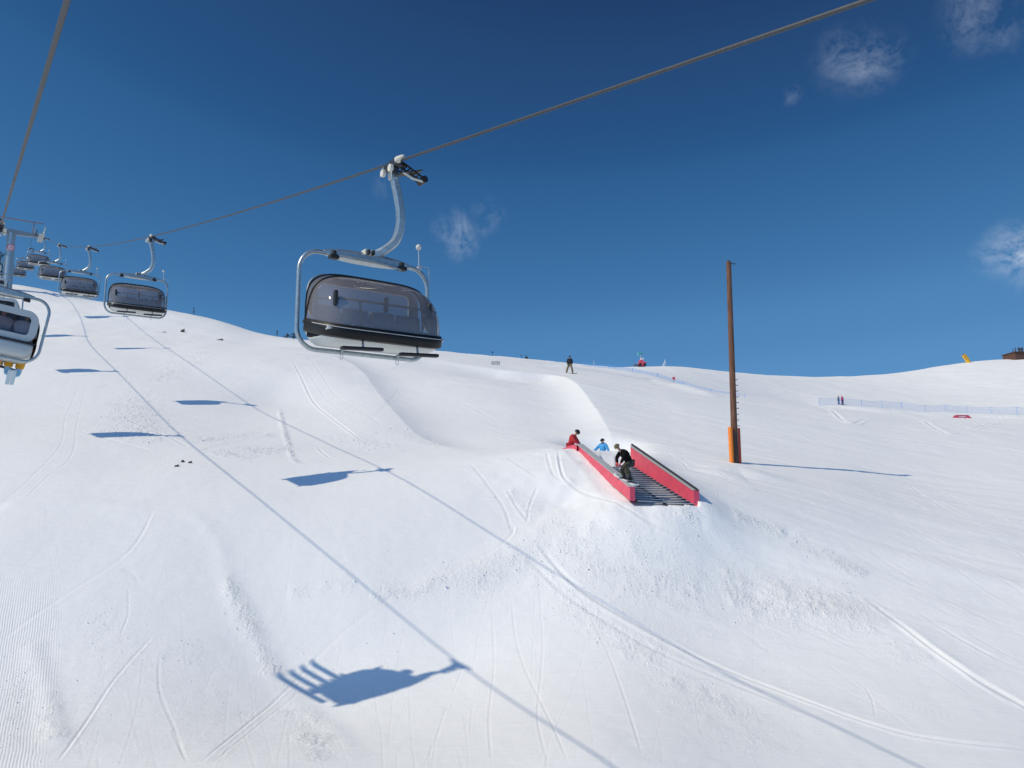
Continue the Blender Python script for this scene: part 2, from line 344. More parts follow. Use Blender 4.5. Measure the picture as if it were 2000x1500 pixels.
groove([(915,910),(950,950),(985,1000),(1001,1050)], .12, .04); groove([(990,908),(1015,925),(1050,950)], .1, .05, 1.); groove([(990,965),(1010,1000),(1032,1030)], .1, .05, 1); groove([(1050,968),(1035,1000),(1030,1030)], .1, .05)
groove([(310,1290),(312,1350),(340,1420),(360,1480)], .06, .03); groove([(335,1425),(365,1490)], .05, .03)
groove([(65,718),(120,727),(180,736),(260,740),(335,727)], .14, .12, .3)
rubble([(545,795),(555,840),(570,890),(590,905)], .13, 1.6); groove([(390,880),(450,863),(540,848)], .1, .08); groove([(465,900),(520,888),(570,878)], .1, .08); groove([(360,868),(410,858)], .1, .05)
groove([(195,778),(260,768),(350,745)], .1, .03); groove([(300,655),(340,640),(420,628)], .12, .08)
groove([(620,872),(650,895),(720,908),(790,925)], .12, .06, 1.)
groove([(1330,890),(1380,915),(1450,945),(1555,992)], .12, .06, 1.); groove([(1300,880),(1330,900),(1345,915)], .12, .06)
groove([(1560,990),(1600,1000),(1640,1010)], .1, .06); groove([(1120,1140),(1180,1260),(1215,1350),(1255,1480)], .05, .03)
groove([(960,1170),(965,1300),(955,1400),(960,1495)], .05, .02); groove([(1000,1170),(1010,1260),(1060,1380),(1110,1495)], .05, .025); groove([(1050,1120),(1060,1250),(1050,1400),(1070,1495)], .05, .02)
groove([(1500,1240),(1600,1290),(1690,1340),(1710,1400)], .05, .025); groove([(1640,1320),(1760,1370),(1880,1398)], .05, .025); groove([(1580,1270),(1680,1340),(1790,1430)], .05, .02)
ridge([(350,990),(420,1050),(450,1150),(520,1290),(640,1420),(700,1500)], .30, .025)
ridge([(60,1250),(90,1350),(120,1460)], .25, .04)
groove([(0,1250),(100,1180),(250,1080),(300,1000)], .1, .03)
ridge([(0,992),(60,990),(130,985),(300,1000)], .5, .04)
ridge([(1105,1008),(1040,1060),(960,1100),(800,1150)], .6, .05)
ridge([(1060,1090),(1250,1230),(1480,1350),(1750,1440)], .8, .05)
ridge([(1480,1160),(1640,1190),(1760,1240),(1900,1330)], .9, .07)
# bank round the stair feature and the pole
ridge([(1120,895),(1170,930),(1215,965)], .9, .12)
ridge([(1385,925),(1436,918),(1500,940)], 1.2, .15)
# banked snow under the net fences
ridge([(1060,716),(1140,724),(1230,737),(1290,748),(1350,762),(1420,779)], 1.6, .30)
ridge([(1640,796),(1700,801),(1800,809),(1900,813),(2040,817)], 1.4, .30)
# broken snow
rubble([(1105,1010),(1060,1060),(1030,1090),(940,1120),(850,1150)], .7, .9)
rubble([(1070,1045),(1180,1090),(1300,1130),(1420,1170)], 1.5, .9); rubble([(1400,1150),(1480,1165),(1560,1180),(1650,1190),(1740,1200)], 1.2, 1.3)
rubble([(1040,1100),(1150,1200),(1250,1270),(1350,1340),(1500,1420)], .7, .9); rubble([(1150,1160),(1300,1300),(1500,1480)], 1.3, .45)
rubble([(440,1120),(470,1190),(510,1270),(545,1330)], .28, 1.2); rubble([(570,1380),(600,1430),(640,1495)], .45, 1.2)
rubble([(700,1140),(620,1150),(560,1160)], .3, .5); rubble([(720,1165),(820,1150),(900,1120)], .35, .7)
rubble([(1430,1002),(1480,1020),(1540,1045)], .45, 1.2); rubble([(1540,1045),(1620,1090),(1690,1130)], .6, .9); rubble([(1640,1200),(1740,1250),(1800,1300)], .6, .7)
rubble([(1360,1010),(1345,1025),(1370,1035)], .5, .7); rubble([(985,965),(1030,1000),(1035,1030)], .5, .8); rubble([(760,830),(820,860),(880,870)], .7, .6); rubble([(620,850),(700,860),(800,880)], .9, .5)
rubble([(300,870),(260,800),(280,760)], 1.2, .8); rubble([(420,890),(500,880),(570,870)], .8, 1.2); rubble([(390,860),(460,850),(540,850)], .7, .9); rubble([(300,750),(360,710),(410,685)], 1.2, 1.); rubble([(1150,890),(1170,930),(1200,950)], .5, .9)
rubble([(240,665),(330,655),(430,665)], 1., .8); rubble([(180,610),(230,625),(350,615)], 1.5, .8)
rubble([(0,1495),(40,1350),(60,1240)], .35, .5); rubble([(90,1350),(110,1450)], .3, .8); rubble([(180,1180),(190,1320),(150,1490)], 1.0, .25); rubble([(340,1230),(380,1400),(420,1500)], 1.3, .3)
rubble([(900,1400),(700,1330),(600,1400)], 1.5, .12)
# many shallow ski and board tracks running down the right-hand slope
rs = random.Random(11)
for i in range(240):
    px = rs.uniform(1250, 2050); py = rs.uniform(860, 1250) if i % 3 else rs.uniform(790, 900)
    L = rs.uniform(60, 330); sl = rs.uniform(.18, .55) if py > 900 else rs.uniform(.0, .25); bend = rs.uniform(-.25, .25)
    poly = [(px+L*s_, py+L*s_*sl+L*bend*s_*(1-s_)) for s_ in (0, .33, .66, 1)]
    if abs(px-1300) < 90 and 850 < py < 1000: continue
    D = ground(px, py).y
    groove(poly, .05+.0022*D, rs.uniform(.012, .035)*(D/32), rs.uniform(.4, 1.1))
for i in range(120):
    px = rs.uniform(0, 1500); py = rs.uniform(900, 1480); L = rs.uniform(40, 320); a = rs.gauss(1.55, .28)
    poly = [(px+L*s_*math.cos(a)+L*.2*s_*(1-s_)*rs.uniform(-1, 1), py+L*s_*math.sin(a)) for s_ in (0, .5, 1)]
    groove(poly, rs.uniform(.035, .05), rs.uniform(.004, .011), rs.uniform(.3, 1))
for i in range(70):
    px = rs.uniform(0, 2000); py = rs.uniform(745, 850); L = rs.uniform(40, 160); a = rs.uniform(-.2, .5)
    groove([(px+L*s_, py+L*s_*a+rs.uniform(-3, 3)) for s_ in (0, .5, 1)], .16, rs.uniform(.02, .06), rs.uniform(.3, 1))
wob = .5+.9*np.clip(vnoise(X/.9, Y/.9, 21)+vnoise(X/.35, Y/.35, 22)+.35, 0, 1)
RUB *= wob
# dug-out bowl behind the landing: crisp lip on its far side, edge of the landing on its near side
def dig(poly, w, d, side, fall=2.0):
    def fn(sl, m, s, al):
        z = Z[sl]; q_ = np.maximum(s*side, 0); z[m] -= d*np.clip(al*4, 0, 1)*np.clip((1-al)*4, 0, 1)*np.tanh(q_*1.6)*np.exp(-(q_/fall)**2)
    carve(poly, w, fn, reach=4.2)
dig([(820,702),(900,712),(1000,724),(1090,735),(1130,755),(1160,790),(1190,840),(1200,872)], 3.4, .95, 1)
dig([(540,680),(620,688),(690,712),(745,775),(800,835),(860,868),(930,886)], 2.6, .35, -1)
# hollow kept clear of snow between the two ledges, and a dip where one person stands
ax_ = (NR-NL); ax_.z = 0; L_ = ax_.length; ax_.normalize(); ay_ = (FL-NL); run = Vector((ay_.x, ay_.y)).length; sx_ = Vector((ay_.x, ay_.y))/run
det = ax_.x*sx_.y-ax_.y*sx_.x
aa = ((X-NL.x)*sx_.y-(Y-NL.y)*sx_.x)/det; bb = (ax_.x*(Y-NL.y)-ax_.y*(X-NL.x))/det
f_ = np.clip(bb/run, 0, 1); surf = NL.z+(FL.z-NL.z)*f_
stepz = surf-(.50+.30*f_)-.22
ins = (aa > .04) & (aa < L_+.05) & (bb > -.25) & (bb < run*.93)
bump = (.38+.17*np.clip(.2-aa, 0, 1))*np.exp(-(np.clip(-aa-.2, 0, 20)/4.2)**2)*np.exp(-(np.clip(aa-L_, 0, 20)/1.2)**2)*np.exp(-(np.clip(-bb, 0, 20)/1.9)**2)*np.exp(-(np.clip(bb-run, 0, 20)/2)**2)
Z += bump*(1+.10*vnoise(X/.45, Y/.45, 51))
Z[ins] = np.minimum(Z[ins], stepz[ins])
d0 = 44.5; BLUE = P(1178, 919, d0); gb0 = float(gz(BLUE.x, BLUE.y))
Z -= max(0, gb0-BLUE.z)*np.exp(-((X-BLUE.x)**2/2.6+np.where(Y > BLUE.y, (Y-BLUE.y)**2/1.9, (Y-BLUE.y)**2/9.)))
fine = np.abs(vnoise(X/.12, Y/.12, 31))*1.2+np.abs(vnoise(X/.065, Y/.08, 32))*.9+np.maximum(vnoise(X/.22, Y/.24, 33), 0)*1.3
Z += RUB*.024*(fine-.3)*np.clip(.6+Y/60, 0, 1.6)

nr, nc = Z.shape
me = bpy.data.meshes.new('snow_slope')
co = np.stack([X, Y, Z], -1).reshape(-1, 3).astype(np.float32)
idx = np.arange(nr*nc).reshape(nr, nc)
fa = np.stack([idx[:-1, :-1], idx[:-1, 1:], idx[1:, 1:], idx[1:, :-1]], -1).reshape(-1, 4).astype(np.int32)
me.vertices.add(len(co)); me.vertices.foreach_set('co', co.ravel())
me.loops.add(fa.size); me.loops.foreach_set('vertex_index', fa.ravel())
me.polygons.add(len(fa)); me.polygons.foreach_set('loop_start', np.arange(0, fa.size, 4, dtype=np.int32))
me.polygons.foreach_set('use_smooth', np.ones(len(fa), bool)); me.update()
# where the snow is broken up, and where the groomer has combed it
at = me.attributes.new('broken', 'FLOAT', 'POINT'); at.data.foreach_set('value', RUB.ravel().astype(np.float32))
ga, gb = ground(60, 1500), ground(110, 1010)
gd = Vector((gb.x-ga.x, gb.y-ga.y)).normalized(); gn = Vector((gd.y, -gd.x))
dist = (X-ga.x)*gn.x+(Y-ga.y)*gn.y
comb = np.clip((.55-dist+.5*vnoise(X/1.2, Y/1.2, 41))/.5, 0, 1)*np.clip((25.5-Y)/2, 0, 1)*np.clip((Y-5)/3, 0, 1)
at = me.attributes.new('combed', 'FLOAT', 'POINT'); at.data.foreach_set('value', comb.ravel().astype(np.float32))
snow = bpy.data.objects.new('snow_slope', me); C.objects.link(snow); snow['kind'] = 'structure'
m = bpy.data.materials.new('snow'); m.use_nodes = True; t = m.node_tree; b = t.nodes['Principled BSDF']
b.inputs['Roughness'].default_value = .62; b.inputs['Specular IOR Level'].default_value = .25
tcn = N(t, 'ShaderNodeTexCoord')
def noise(sc, det=4, rough=.6):
    n = N(t, 'ShaderNodeTexNoise'); n.inputs['Scale'].default_value = sc; n.inputs['Detail'].default_value = det; n.inputs['Roughness'].default_value = rough
    t.links.new(tcn.outputs['Object'], n.inputs['Vector']); return n.outputs[0]
def math_(op, a, b_):
    n = N(t, 'ShaderNodeMath', op=op)
    for i, v in enumerate((a, b_)):
        if isinstance(v, (int, float)): n.inputs[i].default_value = v
        else: t.links.new(v, n.inputs[i])
    return n.outputs[0]
cr_ = N(t, 'ShaderNodeMix'); cr_.data_type = 'RGBA'; t.links.new(noise(.35, 6), cr_.inputs[0]); cr_.inputs[6].default_value = (.84, .865, .89, 1); cr_.inputs[7].default_value = (.885, .90, .915, 1)
t.links.new(cr_.outputs[2], b.inputs['Base Color'])
ab = N(t, 'ShaderNodeAttribute'); ab.attribute_name = 'broken'; ac = N(t, 'ShaderNodeAttribute'); ac.attribute_name = 'combed'
h = math_('MULTIPLY', noise(30, 6, .75), math_('ADD', math_('MULTIPLY', ab.outputs['Fac'], 1.1), .40))
vo = N(t, 'ShaderNodeTexVoronoi'); vo.inputs['Scale'].default_value = 11; t.links.new(tcn.outputs['Object'], vo.inputs['Vector'])
vo2 = N(t, 'ShaderNodeTexVoronoi'); vo2.inputs['Scale'].default_value = 27; t.links.new(tcn.outputs['Object'], vo2.inputs['Vector'])
ch_ = math_('ADD', math_('MULTIPLY', math_('SUBTRACT', 1, vo.outputs['Distance']), 2.4), math_('MULTIPLY', math_('SUBTRACT', 1, vo2.outputs['Distance']), 1.0))
h = math_('ADD', h, math_('MULTIPLY', ch_, math_('MULTIPLY', ab.outputs['Fac'], .38)))
h = math_('ADD', h, math_('MULTIPLY', noise(2.2, 5, .65), .9))
# wind-packed and scraped streaks running across the fall line
mp_ = N(t, 'ShaderNodeMapping'); mp_.inputs['Rotation'].default_value = (0, 0, R(-52)); mp_.inputs['Scale'].default_value = (.35, 5.5, 1); t.links.new(tcn.outputs['Object'], mp_.inputs[0])
ns = N(t, 'ShaderNodeTexNoise'); ns.inputs['Scale'].default_value = 1.0; ns.inputs['Detail'].default_value = 5; ns.inputs['Roughness'].default_value = .6; t.links.new(mp_.outputs[0], ns.inputs['Vector'])
h = math_('ADD', h, math_('MULTIPLY', ns.outputs[0], .9))
sp = N(t, 'ShaderNodeSeparateXYZ'); t.links.new(tcn.outputs['Object'], sp.inputs[0])
ax = math_('ADD', math_('MULTIPLY', sp.outputs[0], gn.x), math_('MULTIPLY', sp.outputs[1], gn.y))
ax = math_('ADD', ax, math_('MULTIPLY', noise(.6, 3), .12))
h = math_('ADD', h, math_('MULTIPLY', math_('SINE', math_('MULTIPLY', ax, 2*math.pi/.062), 0), math_('MULTIPLY', ac.outputs['Fac'], .13)))
bp = N(t, 'ShaderNodeBump'); bp.inputs['Strength'].default_value = .55; bp.inputs['Distance'].default_value = .035
t.links.new(h, bp.inputs['Height']); t.links.new(bp.outputs[0], b.inputs['Normal'])
me.materials.append(m)

# loose clods thrown up by skis and the groomer: uncountable, one object
rg = np.random.RandomState(5)
wgt = RUB*((Y > 12) & (Y < 50) & (np.abs(X/np.maximum(Y, 1)) < .68))*(Y+OFF)**2   # even per area of ground
wgt = (wgt*np.r_[np.zeros(14), np.ones(NV), np.zeros(9)][:, None]).ravel(); cw = np.cumsum(wgt); NC = 9000
pick = np.searchsorted(cw, rg.rand(NC)*cw[-1])
ce = co[pick].astype(float)+np.c_[rg.uniform(-.06, .06, (NC, 2)), np.zeros(NC)]
extra = rg.rand(NC) < .06; ce[extra, :2] += rg.normal(0, 1.2, (extra.sum(), 2))
i_ = np.clip(np.searchsorted(yy, ce[:, 1]), 0, nr-1); j_ = np.clip(np.searchsorted(uu, ce[:, 0]/(np.maximum(ce[:, 1], 0)+OFF)), 0, nc-1); ce[:, 2] = Z[i_, j_]
sz = np.clip(np.exp(rg.normal(-4.5, .42, NC)), .006, .04)*np.clip(ce[:, 1]/24, .8, 1.6)
oc = np.array([(1, 0, 0), (-1, 0, 0), (0, 1, 0), (0, -1, 0), (0, 0, .55), (0, 0, -.6)], float)
vv = oc[None]*(1+rg.uniform(-.4, .4, (NC, 6, 3)))+rg.uniform(-.25, .25, (NC, 6, 3))
th_ = rg.uniform(0, 6.28, NC); c_, s_ = np.cos(th_)[:, None], np.sin(th_)[:, None]
vv = np.stack([vv[..., 0]*c_-vv[..., 1]*s_, vv[..., 0]*s_+vv[..., 1]*c_, vv[..., 2]], -1)*sz[:, None, None]+ce[:, None, :]
vv[..., 2] -= sz[:, None]*.05
of = np.array([(0, 2, 4), (2, 1, 4), (1, 3, 4), (3, 0, 4), (2, 0, 5), (1, 2, 5), (3, 1, 5), (0, 3, 5)])
ff = (of[None]+np.arange(NC)[:, None, None]*6).reshape(-1, 3).astype(np.int32)
mc = bpy.data.meshes.new('snow_clods'); mc.vertices.add(NC*6); mc.vertices.foreach_set('co', vv.astype(np.float32).ravel())
mc.loops.add(ff.size); mc.loops.foreach_set('vertex_index', ff.ravel()); mc.polygons.add(len(ff)); mc.polygons.foreach_set('loop_start', np.arange(0, ff.size, 3, dtype=np.int32)); mc.update(); mc.materials.append(m)
clods = bpy.data.objects.new('snow_clods', mc); C.objects.link(clods); clods['kind'] = 'stuff'; clods['label'] = 'small loose clods of white snow scattered over the churned bands'; clods['category'] = 'snow clods'

# ------------------------------------------------------------------ mesh helpers
class MB:
    def __init__(s): s.v = []; s.f = []; s.sm = []
    def add(s, vs, fs, smooth=False):
        o = len(s.v); s.v += [tuple(a) for a in vs]; s.f += [tuple(i+o for i in f) for f in fs]; s.sm += [smooth]*len(fs); return s
    def box(s, c, d, rot=None, bev=.0):
        hx, hy, hz = d[0]/2, d[1]/2, d[2]/2; c = Vector(c)
        bv = min(bev, hx*.9, hy*.9, hz*.9)
        if bv <= 0:
            vs = [Vector((x, y, z)) for x in (-hx, hx) for y in (-hy, hy) for z in (-hz, hz)]
            fs = [(0, 1, 3, 2), (4, 6, 7, 5), (0, 4, 5, 1), (2, 3, 7, 6), (0, 2, 6, 4), (1, 5, 7, 3)]
            if rot: vs = [rot@v for v in vs]
            return s.add([v+c for v in vs], fs)
        bm = bmesh.new(); bmesh.ops.create_cube(bm, size=1)
        for v in bm.verts: v.co = Vector((v.co.x*d[0], v.co.y*d[1], v.co.z*d[2]))
        bmesh.ops.bevel(bm, geom=bm.edges[:], offset=bv, segments=2, affect='EDGES', profile=.5)
        vs = [v.co.copy() for v in bm.verts]
        if rot: vs = [rot@v for v in vs]
        fs = [[v.index for v in f.verts] for f in bm.faces]; bm.free()
        return s.add([v+c for v in vs], fs)
    def tube(s, path, r, n=10, caps=True, flat=1.0, up=None):
        path = [Vector(p) for p in path]; rr = r if isinstance(r, (list, tuple)) else [r]*len(path)
        vs = []; fs = []; nrm = None
        for i, p in enumerate(path):
            d = (path[min(i+1, len(path)-1)]-path[max(i-1, 0)]).normalized()
            if nrm is None:
                nrm = Vector(up) if up else (Vector((0, 0, 1)) if abs(d.z) < .9 else Vector((1, 0, 0)))
            nrm = (nrm-d*nrm.dot(d)).normalized(); bi = d.cross(nrm)
            for k_ in range(n):
                a = 2*math.pi*k_/n; vs.append(p+(nrm*math.cos(a)*flat+bi*math.sin(a))*rr[i])
        for i in range(len(path)-1):
            for k_ in range(n): fs.append((i*n+k_, i*n+(k_+1) % n, (i+1)*n+(k_+1) % n, (i+1)*n+k_))
        s.add(vs, fs, True)
        if caps: s.add(vs[:n], [tuple(range(n))[::-1]]); s.add(vs[-n:], [tuple(range(n))])
        return s
    def ball(s, c, r, n=10, m_=7):
        c = Vector(c); r = r if hasattr(r, '__len__') else (r, r, r); vs = [c+Vector((0, 0, r[2]))]; fs = []
        for i in range(1, m_):
            for k_ in range(n):
                a = 2*math.pi*k_/n; b_ = math.pi*i/m_; vs.append(c+Vector((r[0]*math.sin(b_)*math.cos(a), r[1]*math.sin(b_)*math.sin(a), r[2]*math.cos(b_))))
        vs.append(c-Vector((0, 0, r[2])))
        for k_ in range(n):
            fs.append((0, 1+k_, 1+(k_+1) % n)); fs.append((len(vs)-1, 1+(m_-2)*n+(k_+1) % n, 1+(m_-2)*n+k_))
            for i in range(m_-2): fs.append((1+i*n+k_, 1+(i+1)*n+k_, 1+(i+1)*n+(k_+1) % n, 1+i*n+(k_+1) % n))
        return s.add(vs, fs, True)
    def sheet(s, rows, smooth=True):
        n = len(rows[0]); vs = [p for r_ in rows for p in r_]
        return s.add(vs, [(i*n+k_, i*n+k_+1, (i+1)*n+k_+1, (i+1)*n+k_) for i in range(len(rows)-1) for k_ in range(n-1)], smooth)
    def build(s, name, m_, parent=None, solid=0):
        me_ = bpy.data.meshes.new(name); me_.from_pydata(s.v, [], s.f); me_.polygons.foreach_set('use_smooth', s.sm); me_.update()
        bm = bmesh.new(); bm.from_mesh(me_)
        if solid:
            bmesh.ops.remove_doubles(bm, verts=bm.verts[:], dist=1e-4)
        bmesh.ops.recalc_face_normals(bm, faces=bm.faces[:]); bm.to_mesh(me_); bm.free()
        me_.materials.append(m_); o = bpy.data.objects.new(name, me_); C.objects.link(o)
        if parent: o.parent = parent
        if solid:
            md = o.modifiers.new('thickness', 'SOLIDIFY'); md.thickness = solid; md.offset = 0
        return o
def thing(name, label, cat, loc=(0, 0, 0), rz=0, group=None):
    o = bpy.data.objects.new(name, None); C.objects.link(o); o.empty_display_size = .2
    o.location = loc; o.rotation_euler = (0, 0, rz); o['label'] = label; o['category'] = cat
    if group: o['group'] = group
    return o
def tag(o, label, cat, group=None):
    o['label'] = label; o['category'] = cat
    if group: o['group'] = group
    return o
def copy_tree(o, parent=None):
    c = o.copy(); C.objects.link(c)
    if parent: c.parent = parent
    for ch in list(o.children): copy_tree(ch, c)
    return c

# ------------------------------------------------------------------ haul ropes
def rope(name, f, g, ta, tb, near, label):
    """six-strand steel rope: lobed section that twists along its length where it is near"""
    rad = .0215; vs = []; fs = []; ts = list(np.arange(ta, near, .022))+list(np.arange(near, tb, 1.0)); n = 24
    for i, t_ in enumerate(ts):
        p = line_pt(t_, g, f(t_)); d = (line_pt(t_+.1, g, f(t_+.1))-p).normalized(); nn = Vector((0, 0, 1)); nn = (nn-d*nn.dot(d)).normalized(); bi = d.cross(nn); tw = t_*2*math.pi/.30
        for k_ in range(n):
            a = 2*math.pi*k_/n; r = rad*(.84+.16*abs(math.cos(3*(a-tw)))) if t_ < near else rad*.97
            vs.append(p+nn*math.cos(a)*r+bi*math.sin(a)*r)
    for i in range(len(ts)-1):
        for k_ in range(n): fs.append((i*n+k_, i*n+(k_+1) % n, (i+1)*n+(k_+1) % n, (i+1)*n+k_))
    mb = MB(); mb.add(vs, fs, True); o = mb.build(name, ropem); tag(o, label, 'cable'); return o
rope('haul_rope', ropeR, GAUGE, -6, 240, 24, 'twisted steel rope crossing the sky from upper right, carrying the empty chairs')
rope('haul_rope', ropeLf, GL, -6, 240, 14, 'twisted steel rope running steeply down the left edge of the sky')

# ------------------------------------------------------------------ bubble chair
def rrect(hw, z0, z1, r, y, n=8):
    o = []
    for cx, cz, a0 in ((hw-r, z1-r, 0), (-hw+r, z1-r, 90), (-hw+r, z0+r, 180), (hw-r, z0+r, 270)):
        for i in range(n+1):
            a = R(a0+90*i/n); o.append(Vector((cx+r*math.cos(a), y, cz+r*math.sin(a))))
    return o
def make_chair():
    root = thing('lift_chair', 'tmp', 'chairlift chair')
    # grip on the rope
    g = MB(); g.box((0, 0, -.02), (.13, .42, .15), bev=.02); g.box((0, .02, -.13), (.11, .20, .16), bev=.02); g.box((-.05, -.12, .07), (.05, .16, .06), bev=.01)
    g.box((-.10, .1, -.03), (.14, .10, .08), bev=.015); grip = g.build('grip', darksteel, root)
    for sy in (-1, 1):
        sp_ = MB(); sp_.tube([(.02, sy*.20, .0), (.02, sy*.25, .0), (.02, sy*.42, .0)], [.06, .055, .02], 10); sp_.build('rope_guide', galvd if sy < 0 else cream, grip)
    for x, y in ((.085, -.15), (.085, .13)):
        w = MB(); w.tube([(x, y, -.13), (x+.05, y, -.13)], .062, 16); w.tube([(x-.02, y, -.13), (x, y, -.13)], .03, 10); w.build('guide_roller', cream, grip)
    pl = MB()   # perforated black ramp reaching out sideways, roller at its end
    for i in range(7):
        f = i/6; pl.tube([(-.12-.36*f, -.13+.05*f, -.02-.13*f), (-.12-.36*f, .17-.05*f, -.02-.13*f)], .013, 6)
    for y0, y1 in ((-.14, -.08), (.0, .0), (.18, .12)): pl.tube([(-.08, y0, -.0), (-.5, y1, -.155)], .017, 6)
    pl.box((-.29, .02, -.09), (.42, .24, .012), Matrix.Rotation(R(-19), 3, 'Y').inverted()); pl.build('ramp_plate', blackp, grip)
    w = MB(); w.tube([(-.53, -.07, -.17), (-.53, .13, -.17)], .06, 14); w.build('end_roller', black, grip)
    w = MB(); w.tube([(-.12, .1, -.13), (-.3, .13, -.22), (-.5, .1, -.21)], .022, 8); w.build('lever', cream, grip)
    # curved hanger
    hp = [(0, 0, -.12), (-.05, 0, -.33), (-.115, 0, -.60), (-.155, 0, -.87), (-.145, -.02, -1.10), (-.08, -.05, -1.30), (.08, -.11, -1.46), (.21, -.17, -1.54), (.36, -.20, -1.56)]
    def smooth(pts_, k_=5):
        pts_ = [Vector(p) for p in pts_]; q = []
        for i in range(len(pts_)-1):
            p0 = pts_[max(i-1, 0)]; p1 = pts_[i]; p2 = pts_[i+1]; p3 = pts_[min(i+2, len(pts_)-1)]
            for s_ in range(k_):
                t_ = s_/k_; q.append(.5*((2*p1)+(p2-p0)*t_+(2*p0-5*p1+4*p2-p3)*t_*t_+(3*p1-p0-3*p2+p3)*t_**3))
        return q+[pts_[-1]]
    hb = MB(); path = smooth(hp)
    vs = []; fs = []
    for i, p in enumerate(path):   # rectangular section with chamfered corners
        d = (path[min(i+1, len(path)-1)]-path[max(i-1, 0)]).normalized(); nn = Vector((0, 1, 0)); nn = (nn-d*nn.dot(d)).normalized(); bi = d.cross(nn); f = i/(len(path)-1)
        hw, hd = .058, .062+.012*f
        for a, b_ in ((-1, -.6), (-.6, -1), (.6, -1), (1, -.6), (1, .6), (.6, 1), (-.6, 1), (-1, .6)): vs.append(p+nn*a*hw+bi*b_*hd)
    for i in range(len(path)-1):
        for k_ in range(8): fs.append((i*8+k_, i*8+(k_+1) % 8, (i+1)*8+(k_+1) % 8, (i+1)*8+k_))
    hb.add(vs, fs); hb.add(vs[:8], [tuple(range(8))]); hb.add(vs[-8:], [tuple(range(8))]); hb.box((0, 0, -.2), (.12, .15, .14), bev=.02)
    hb.build('hanger_arm', galv, root)
    # cross beam with dampers
    cb = MB(); nseg = 14; vs = []; fs = []
    for i in range(nseg+1):
        x = -.82+1.64*i/nseg; e = 1-abs(x/.82)**3; hz = .030+.052*e; hy = .05+.06*e
        for a, b_ in ((-1, -1), (1, -1), (1, .4), (.6, 1), (-.6, 1), (-1, .4)): vs.append((x, -.55+a*hy, -1.545+b_*hz))
    for i in range(nseg):
        for k_ in range(6): fs.append((i*6+k_, i*6+(k_+1) % 6, (i+1)*6+(k_+1) % 6, (i+1)*6+k_))
    cb.add(vs, fs); cb.add(vs[:6], [tuple(range(6))]); cb.add(vs[-6:], [tuple(range(6))]); beam = cb.build('cross_beam', galv, root)
    b_ = MB(); b_.box((0, -.50, -1.46), (.20, .16, .10), bev=.015); b_.build('hanger_clamp', cream, beam)
    for x in (-.045, .045):
        b_ = MB(); b_.box((x, -.40, -1.47), (.04, .08, .08), bev=.008); b_.build('rubber_buffer', black, beam)
    for sx in (-1, 1):
        b_ = MB(); b_.box((sx*.66, -.47, -1.63), (.17, .12, .07), bev=.02); b_.tube([(sx*.66, -.47, -1.53), (sx*.66, -.47, -1.66)], .045, 10); b_.build('damper', black, beam)
    lr = MB(); lr.tube(smooth([(.62, -.44, -1.60), (.3, -.38, -1.62), (-.2, -.38, -1.63), (-.62, -.44, -1.66)]), .022, 8); lr.build('pivot_rod', galv, beam)
    # frame hoop
    lp = rrect(1.245, -3.15, -1.56, .34, -.55); lp.append(lp[0]); fr_ = MB(); fr_.tube(lp, .038, 12, False); frame = fr_.build('frame_hoop', galv, root)
    # seats behind the screen
    for i in range(4):
        x = -.78+.52*i
        q = MB(); q.box((x, -.20, -2.83), (.48, .50, .09), bev=.035); q.build('seat', seatm, root)
        q = MB(); q.box((x, -.42, -2.61), (.48, .09, .34), Matrix.Rotation(R(8), 3, 'X'), bev=.035); q.build('backrest', seatm, root)
    # rear shell with its window
    q = MB(); o1 = rrect(1.07, -2.70, -1.90, .30, -.62, 10); i1 = rrect(.88, -2.52, -2.06, .09, -.62, 10); n = len(o1)
    o2 = [v+Vector((0, .05, 0)) for v in o1]; i2 = [v+Vector((0, .05, 0)) for v in i1]
    for a, c in ((o1, i1), (o2, i2), (o1, o2), (i1, i2)): q.add(a+c, [(k_, (k_+1) % n, n+(k_+1) % n, n+k_) for k_ in range(n)])
    rs_ = q.build('rear_shell', shellm, root)
    q = MB(); w0 = [v+Vector((0, .025, 0)) for v in i1]; q.add(w0, [tuple(range(n))]); q.build('rear_window', wing, rs_)
    q = MB(); q.tube([(-1.08, -.60, -2.70), (-1.1, -.66, -2.70), (1.1, -.66, -2.70), (1.08, -.60, -2.70)], .025, 8); q.build('rear_trim', black, rs_)
    # white under-shell
    prof = smooth([(-.64, -2.73), (-.66, -2.95), (-.55, -3.08), (-.2, -3.12), (.15, -3.10), (.42, -3.04), (.5, -2.98)] if False else [(0, -.64, -2.73), (0, -.66, -2.95), (0, -.55, -3.08), (0, -.2, -3.12), (0, .08, -3.13), (0, .28, -3.07), (0, .36, -3.02)], 3)
    q = MB(); rows = []
    for x in [-1.07, -1.05, -1.0, -.9]+list(np.linspace(-.8, .8, 9))+[.9, 1.0, 1.05, 1.07]:
        e = max(0, (abs(x)-.85)/.22)
        rows.append([Vector((x, p.y*(1-.12*e*e), p.z+(.10*e*e if p.z < -2.9 else 0))) for p in prof])
    q.sheet(rows); q.build('under_shell', shellm, root, solid=.02)
    # bubble screen
    a_, b_2, c_, y0 = 1.12, .98, .80, -.50
    def bub(al, ps, gr=0):
        x = (a_+gr)*math.copysign(abs(math.sin(al))**.46, al); w = max(math.cos(al), 0)**.46
        yy_ = y0+(b_2+gr)*w*max(math.cos(ps), 0)**.80; z = -2.70-.26*((yy_-y0)/b_2)+(c_+gr)*w*max(math.sin(ps), 0)**.72
        return Vector((x, yy_, z))
    ALs = [R(-90+180*i/56) for i in range(57)]
    q = MB(); q.sheet([[bub(al, R(90*j/26)) for j in range(27)] for al in ALs]); bubble = q.build('bubble_screen', glass, root)
    q = MB(); rows = []
